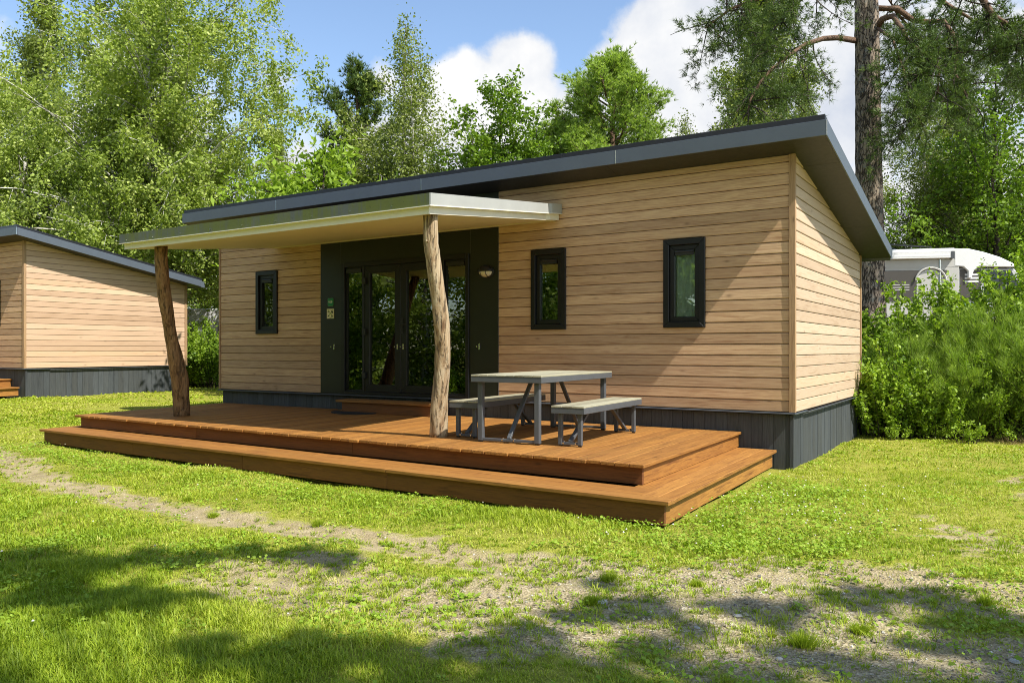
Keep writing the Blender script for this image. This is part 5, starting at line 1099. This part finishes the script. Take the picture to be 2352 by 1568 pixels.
# ------------------------------------------------------------------ grass, clover, weeds, gravel
def scatter(n, dmin, dmax, seed, umin=-260, umax=2620):
    """ground points spread evenly over the sector of lawn the picture can see, with a margin"""
    g = np.random.default_rng(seed); d = np.sqrt(g.uniform(dmin ** 2, dmax ** 2, n)); u = g.uniform(umin, umax, n); lat = (u - 1176) / FPX * d
    x = CAM[0] + FW[0] * d + RT[0] * lat; y = CAM[1] + FW[1] * d + RT[1] * lat; return x, y, d, g
def blades(n, dmin, dmax, seed, h, w):
    x, y, d, g = scatter(n, dmin, dmax, seed); c = cover(x, y); tuft = vnoise(x, y, 9, 5) * .6 + vnoise(x, y, 2.2, 6) * .4
    bank = (y - 5.5 + 0.5 * np.maximum(x, -1.0)) / 1.1
    fine = vnoise(x, y, 17, 9); keep = (~blocked(x, y)) & (g.random(n) < c * (.25 + 1.0 * tuft) * (.45 + .9 * fine)) & (bank < .45)
    x, y, d, c, tuft = x[keep], y[keep], d[keep], c[keep], tuft[keep]; m = len(x); z = terrain(x, y)
    lush = smoothstep((-5.5 - y) / .6) * smoothstep((.3 - x) / .8); edge = smoothstep((.5 - np.abs(y + 4.15)) / .4) * .4
    far = smoothstep((d - 9) / 6); big_ = vnoise(x, y, .8, 21)
    H = h * (.30 + .75 * tuft + .45 * lush + edge) * (.6 + .8 * big_) * np.minimum(1, .3 + c) * g.uniform(.55, 1.35, m); Wd = w * g.uniform(.7, 1.3, m) * (1 + far * 1.5)
    az = g.uniform(0, 2 * math.pi, m) ; lean = g.uniform(.15, .95, m); dirx, diry = np.cos(az), np.sin(az); P = np.stack([x, y, z - .004], -1)
    L = np.stack([dirx * lean, diry * lean, np.ones(m)], -1); L = unit(L); side = np.stack([-diry, dirx, np.zeros(m)], -1)
    H_, W_ = H[:, None], Wd[:, None]; mid = P + L * H_ * .5 + np.array([0, 0, 1]) * H_ * .08; tip = P + L * H_ + np.stack([dirx, diry, -np.ones(m) * .4], -1) * (H * lean * .35)[:, None]
    V = np.stack([P - side * W_ * .25, mid - side * W_ * .5, tip, mid + side * W_ * .5], 1)
    dry = vnoise(x, y, 1.7, 8) * .6 + vnoise(x, y, .55, 22) * .4; r = np.clip(g.normal(.38, .19, m) + (dry - .5) * .95 + (1 - c) * .25 - lush * .12, 0, 1); return V, r
def tufts(nt, dmin, dmax, seed, nb):
    x, y, d, g = scatter(nt, dmin, dmax, seed); c = cover(x, y); q = vnoise(x, y, 3.1, 15); keep = (~blocked(x, y)) & (g.random(nt) < np.where(c < .5, .28 + .5 * (q > .5), .35 * (q > .5))) & (y < 5); x, y, d, c = x[keep], y[keep], d[keep], c[keep]; m = len(x)
    s = np.exp(g.normal(-3.55, .42, m)); ht = np.repeat(s, nb) * g.uniform(.6, 1.4, m * nb); az = g.uniform(0, 2 * math.pi, m * nb); r = np.abs(g.normal(0, .55, m * nb)) * np.repeat(s, nb)
    X, Y = np.repeat(x, nb) + np.cos(az) * r, np.repeat(y, nb) + np.sin(az) * r; P = np.stack([X, Y, terrain(X, Y) - .003], -1); W_ = (np.repeat(d, nb) * .00095 + .0006)[:, None]
    D = unit(np.stack([np.cos(az) * .55, np.sin(az) * .55, np.ones(m * nb)], -1) + g.normal(size=(m * nb, 3)) * .22); side = np.stack([-np.sin(az), np.cos(az), np.zeros(m * nb)], -1); H_ = ht[:, None]
    V = np.stack([P - side * W_ * .3, P + D * H_ * .55 - side * W_ * .5, P + D * H_ - np.array([0, 0, .18]) * H_, P + D * H_ * .55 + side * W_ * .5], 1); return V, np.clip(np.repeat(g.normal(.35, .22, m), nb) + g.normal(0, .1, m * nb), 0, 1)
Vs = [tufts(7500, 2.6, 6, 91, 22), tufts(5000, 6, 12, 92, 16)] + [blades(*a) for a in ((420000, 2.6, 5.2, 71, .048, .0040), (420000, 5.2, 9.5, 72, .047, .0060), (260000, 9.5, 19, 73, .048, .010), (120000, 19, 36, 74, .055, .02))]
def litter():
    x, y, d, g = scatter(90000, 11, 17, 81, 1900, 2700); bank = (y - 5.5 + 0.5 * np.maximum(x, -1.0)) / 1.1; keep = (bank > .1) & (bank < 2.0) & (g.random(len(x)) < .28) & (~blocked(x, y)); x, y = x[keep], y[keep]; m = len(x)
    P = np.stack([x, y, terrain(x, y)], -1); V = needle_faces(P, unit(np.stack([g.normal(0, .8, m), g.normal(0, .8, m), np.full(m, .7)], -1)), .16, .006, 1, g, .4)
    o = link('dry_grass', quads_mesh('dry_grass', V, g.random(m), 'dry_stem', 3)); tag(o, 'dry brown stalks and litter under the bushes at the foot of the bank', None, kind='stuff')
litter()
o = link('grass', quads_mesh('grass', np.concatenate([v for v, r in Vs]), np.concatenate([r for v, r in Vs]), 'grass_blade')); tag(o, 'short green lawn grass, thin over the wheel tracks', None, kind='stuff')

def broadleaves(n, dmin, dmax, seed):
    x, y, d, g = scatter(n, dmin, dmax, seed); q = vnoise(x, y, 1.9, 12) * .55 + vnoise(x, y, 6, 13) * .45
    patch = np.exp(-(((x - .45) / .95) ** 2 + ((y + 2.6) / 1.35) ** 2)) * 1.6 + .55 * np.exp(-((y + 4.05 - .03 * x) / .28) ** 2) + .8 * np.exp(-(((x + 9.5) / 2) ** 2 + ((y + 4.2) / .5) ** 2))
    keep = (~blocked(x, y)) & (g.random(n) < np.clip((q - .52) * 2.2 + patch, 0, 1) * np.minimum(1, cover(x, y) + .15)) & (y < 4.5); x, y, d, patch = x[keep], y[keep], d[keep], np.minimum(1, patch[keep]); m = len(x)
    P = np.stack([x, y, terrain(x, y) + g.uniform(.008, .045, m) * (1 + 1.1 * patch)], -1); V = leaf_faces(P, .024 * (1 + .35 * patch[:, None].mean()), g, 1.6, .85); return V, np.clip(g.normal(.5, .22, m), 0, 1)
Vs = [broadleaves(*a) for a in ((90000, 2.6, 6, 75), (110000, 6, 12, 76))]
o = link('clover', quads_mesh('clover', np.concatenate([v for v, r in Vs]), np.concatenate([r for v, r in Vs]), 'clover_leaf')); tag(o, 'low clover and small round leaves, thickest beside the front right corner of the deck', None, kind='stuff')
def flowers():
    x, y, d, g = scatter(16000, 3, 13, 77); patch = np.exp(-(((x - .35) / .85) ** 2 + ((y + 2.3) / 1.3) ** 2)) * .30 + .05 * np.exp(-(((x + 9.6) / 1.4) ** 2 + ((y + 4.2) / .4) ** 2)) + .004
    keep = (~blocked(x, y)) & (g.random(len(x)) < patch) & (cover(x, y) > .25); x, y = x[keep], y[keep]; m = len(x); c = np.stack([x, y, terrain(x, y) + g.uniform(.05, .085, m)], -1); r = g.uniform(.006, .0105, m)
    ax = np.array([[1, 0, 0], [0, 1, 0], [-1, 0, 0], [0, -1, 0]], float); F = []
    for k in range(4):
        a, b = ax[k], ax[(k + 1) % 4]
        for s in (1, -1): F.append(np.stack([c + a * r[:, None], c + (a + b) * .72 * r[:, None] + np.array([0, 0, .0]), c + b * r[:, None], c + np.array([0, 0, s * .9]) * r[:, None]], 1))
    V = np.concatenate(F); o = link('clover_flowers', quads_mesh('clover_flowers', V, np.tile(g.random(m), 8), 'clover_flower_white')); tag(o, 'tiny white clover flower heads in the grass', None, kind='stuff')
flowers()
def rosettes():
    x, y, d, g = scatter(6000, 2.6, 8, 78); q = vnoise(x, y, 2.5, 14); zone = .20 * np.exp(-(((x + .9) / 1.0) ** 2 + ((y + 6.15) / .45) ** 2)) + .16 * np.exp(-(((x - .4) / 1.6) ** 2 + ((y + 6.5) / .5) ** 2)) + .05 * np.exp(-((y + 4.1) / .3) ** 2) + .015
    keep = (~blocked(x, y)) & (g.random(len(x)) < zone * (q > .35)); x, y = x[keep], y[keep]; F, rr = [], []
    for px, py in zip(x, y):
        k = int(g.integers(5, 9)); s = g.uniform(.028, .062); b = np.array([px, py, float(terrain(px, py)) + .004]); r = g.uniform(.1, .8)
        for j in range(k):
            a = 2 * math.pi * j / k + g.uniform(-.3, .3); dd = np.array([math.cos(a), math.sin(a), g.uniform(.25, .9)]); dd /= np.linalg.norm(dd); sd_ = np.array([-math.sin(a), math.cos(a), 0]); L = s * g.uniform(.7, 1.25)
            F.append([b + dd * L * .25, b + dd * L * .7 + sd_ * L * .24, b + dd * L * 1.1 - np.array([0, 0, L * .2]), b + dd * L * .7 - sd_ * L * .24]); rr.append(r + g.uniform(-.1, .1))
    o = link('weeds', quads_mesh('weeds', np.array(F), np.clip(rr, 0, 1), 'clover_leaf')); tag(o, 'low plantain-like weeds growing through the gravel', None, kind='stuff')
rosettes()
def pebbles():
    x, y, d, g = scatter(52000, 2.6, 9, 79); z0 = np.clip(track(x, y) + .45, 0, 1) * (.25 + .75 * smoothstep((x + 1.2) / 1.2)); keep = (~blocked(x, y)) & (g.random(len(x)) < z0 * .55); x, y = x[keep], y[keep]; m = len(x); r = np.clip(g.lognormal(-5.25, .42, m), .0025, .02)[:, None]
    c = np.stack([x, y, terrain(x, y) + r[:, 0] * .25], -1); rot = g.uniform(0, 2 * math.pi, m); ax = [np.stack([np.cos(rot + k * math.pi / 2) * g.uniform(.75, 1.3, m), np.sin(rot + k * math.pi / 2) * g.uniform(.75, 1.3, m), np.zeros(m)], -1) for k in range(4)]; F = []
    for k in range(4):
        a, b = ax[k], ax[(k + 1) % 4]; F.append(np.stack([c + a * r, c + b * r, c + b * r * .55 + np.array([0, 0, .6]) * r, c + a * r * .55 + np.array([0, 0, .6]) * r], 1))
    F.append(np.stack([c + a_ * r * .55 + np.array([0, 0, .6]) * r for a_ in ax], 1)); V = np.concatenate(F); rr = np.tile(g.random(m), 5)
    mm = N('gravel_stone'); mm.base(mm.ramp(mm.attr(), [(0, (.13, .125, .12)), (.4, (.28, .235, .16)), (.75, (.40, .34, .24)), (1, (.62, .60, .55))])); mm.rough(.85)
    o = link('gravel', quads_mesh('gravel', V, rr, 'gravel_stone')); tag(o, 'loose grey and tan gravel in the wheel tracks', None, kind='stuff')
pebbles()
def stone(lab, x, y, s, seed):
    g = np.random.default_rng(seed); m_ = MB(); n = 9; rings = [(.0, .75), (.25, 1.0), (.5, .8), (.62, .35)]; vs = []
    for h, k in rings:
        for i in range(n): a = 2 * math.pi * i / n; q = k * g.uniform(.82, 1.12); vs.append((math.cos(a) * q * s, math.sin(a) * q * s * .75, (h - .12) * s * g.uniform(.9, 1.1)))
    fs = [(j * n + i, j * n + (i + 1) % n, (j + 1) * n + (i + 1) % n, (j + 1) * n + i) for j in range(3) for i in range(n)] + [tuple(range(3 * n, 4 * n))]; m_.add(vs, fs); o = m_.build('stone', 'stone_pale', None); o.location = (x, y, float(terrain(x, y))); o.rotation_euler = (0, 0, g.uniform(0, 6)); tag(o, lab, 'stone', 'pale stones in the gravel')
for i, (u, v, s, lab) in enumerate(((1383, 1376, .042, 'largest pale stone, beside a grass clump in the middle of the gravel'), (1695, 1412, .026, 'pale flat stone in the shaded gravel, right of the largest one'), (1600, 1432, .020, 'small pale stone in the shaded gravel below the sunlit patch'), (1020, 1392, .018, 'small pale stone in the sunlit weeds near the picture centre'), (2330, 1505, .030, 'pale stone at the lower right edge'), (1790, 1500, .022, 'small pale stone among the weeds at the lower right'))):
    d = (CAM[2] - GZ) * FPX / (v - HOR); x, y = spot(u, d); stone(lab, x, y, s, 90 + i)
def fallen(lab, u, v, s):
    d = (CAM[2] - GZ - .03) * FPX / (v - HOR); x, y = spot(u, d); m_ = MB(); n = 8; top = [(math.cos(2 * math.pi * i / n) * s * (1 + .18 * (i % 2)), math.sin(2 * math.pi * i / n) * s * .7, .006 * math.sin(i * 1.7)) for i in range(n)]
    m_.add([(a, b, c + .0015) for a, b, c in top] + [(a, b, c) for a, b, c in top], [tuple(range(n)), tuple(range(n, 2 * n))[::-1]] + [(i, (i + 1) % n, n + (i + 1) % n, n + i) for i in range(n)][:0]); o = m_.build('fallen_leaf', 'broadleaf_yellow', None); o.location = (x, y, float(terrain(x, y)) + .045); o.rotation_euler = (.25, .2, u); tag(o, lab, 'leaf', 'yellow fallen leaves on the grass')
fallen('yellow fallen leaf at the top edge of the left grass shadow', 446, 1274, .016); fallen('yellow fallen leaf left of it in the sunlit grass', 350, 1256, .016); fallen('orange-yellow fallen leaf in the shaded grass at the left edge', 35, 1330, .02)
# a few taller grass tufts that stand alone in the gravel
def tuft(lab, u, v, h, seed):
    d = (CAM[2] - GZ) * FPX / (v - HOR); x, y = spot(u, d); g = np.random.default_rng(seed); n = 420; a = g.uniform(0, 2 * math.pi, n); r = np.abs(g.normal(0, h * .45, n)); P = np.stack([np.cos(a) * r, np.sin(a) * r, np.zeros(n)], -1); D = unit(np.stack([np.cos(a) * .5, np.sin(a) * .5, np.ones(n)], -1)); V = needle_faces(P, D, h, .005, 1, g, .35)
    o = link('grass_tuft', quads_mesh('grass_tuft', V, g.random(n) * .6, 'grass_blade', 3)); o.location = (x, y, float(terrain(x, y)) - .004); tag(o, lab, 'grass tuft', 'single grass tufts in the gravel')
for i, (u, v, h, lab) in enumerate(((1845, 1465, .075, 'tall round grass tuft standing alone in the shaded gravel'), (1975, 1445, .05, 'small grass tuft right of the tall round one'), (1600, 1336, .045, 'small grass tuft at the sunlit edge of the gravel'), (1400, 1326, .06, 'wide grass tuft at the left tip of the right-hand shadow'), (1360, 1376, .06, 'grass tuft beside the largest pale stone'), (2262, 1378, .055, 'grass tuft near the right edge'), (430, 1150, .05, 'grass tuft in the bare track in front of the deck'), (730, 1205, .06, 'grass tuft in the track below the middle of the deck step'), (490, 1180, .05, 'second grass tuft in the bare track, nearer the viewer'))): tuft(lab, u, v, h, 100 + i)
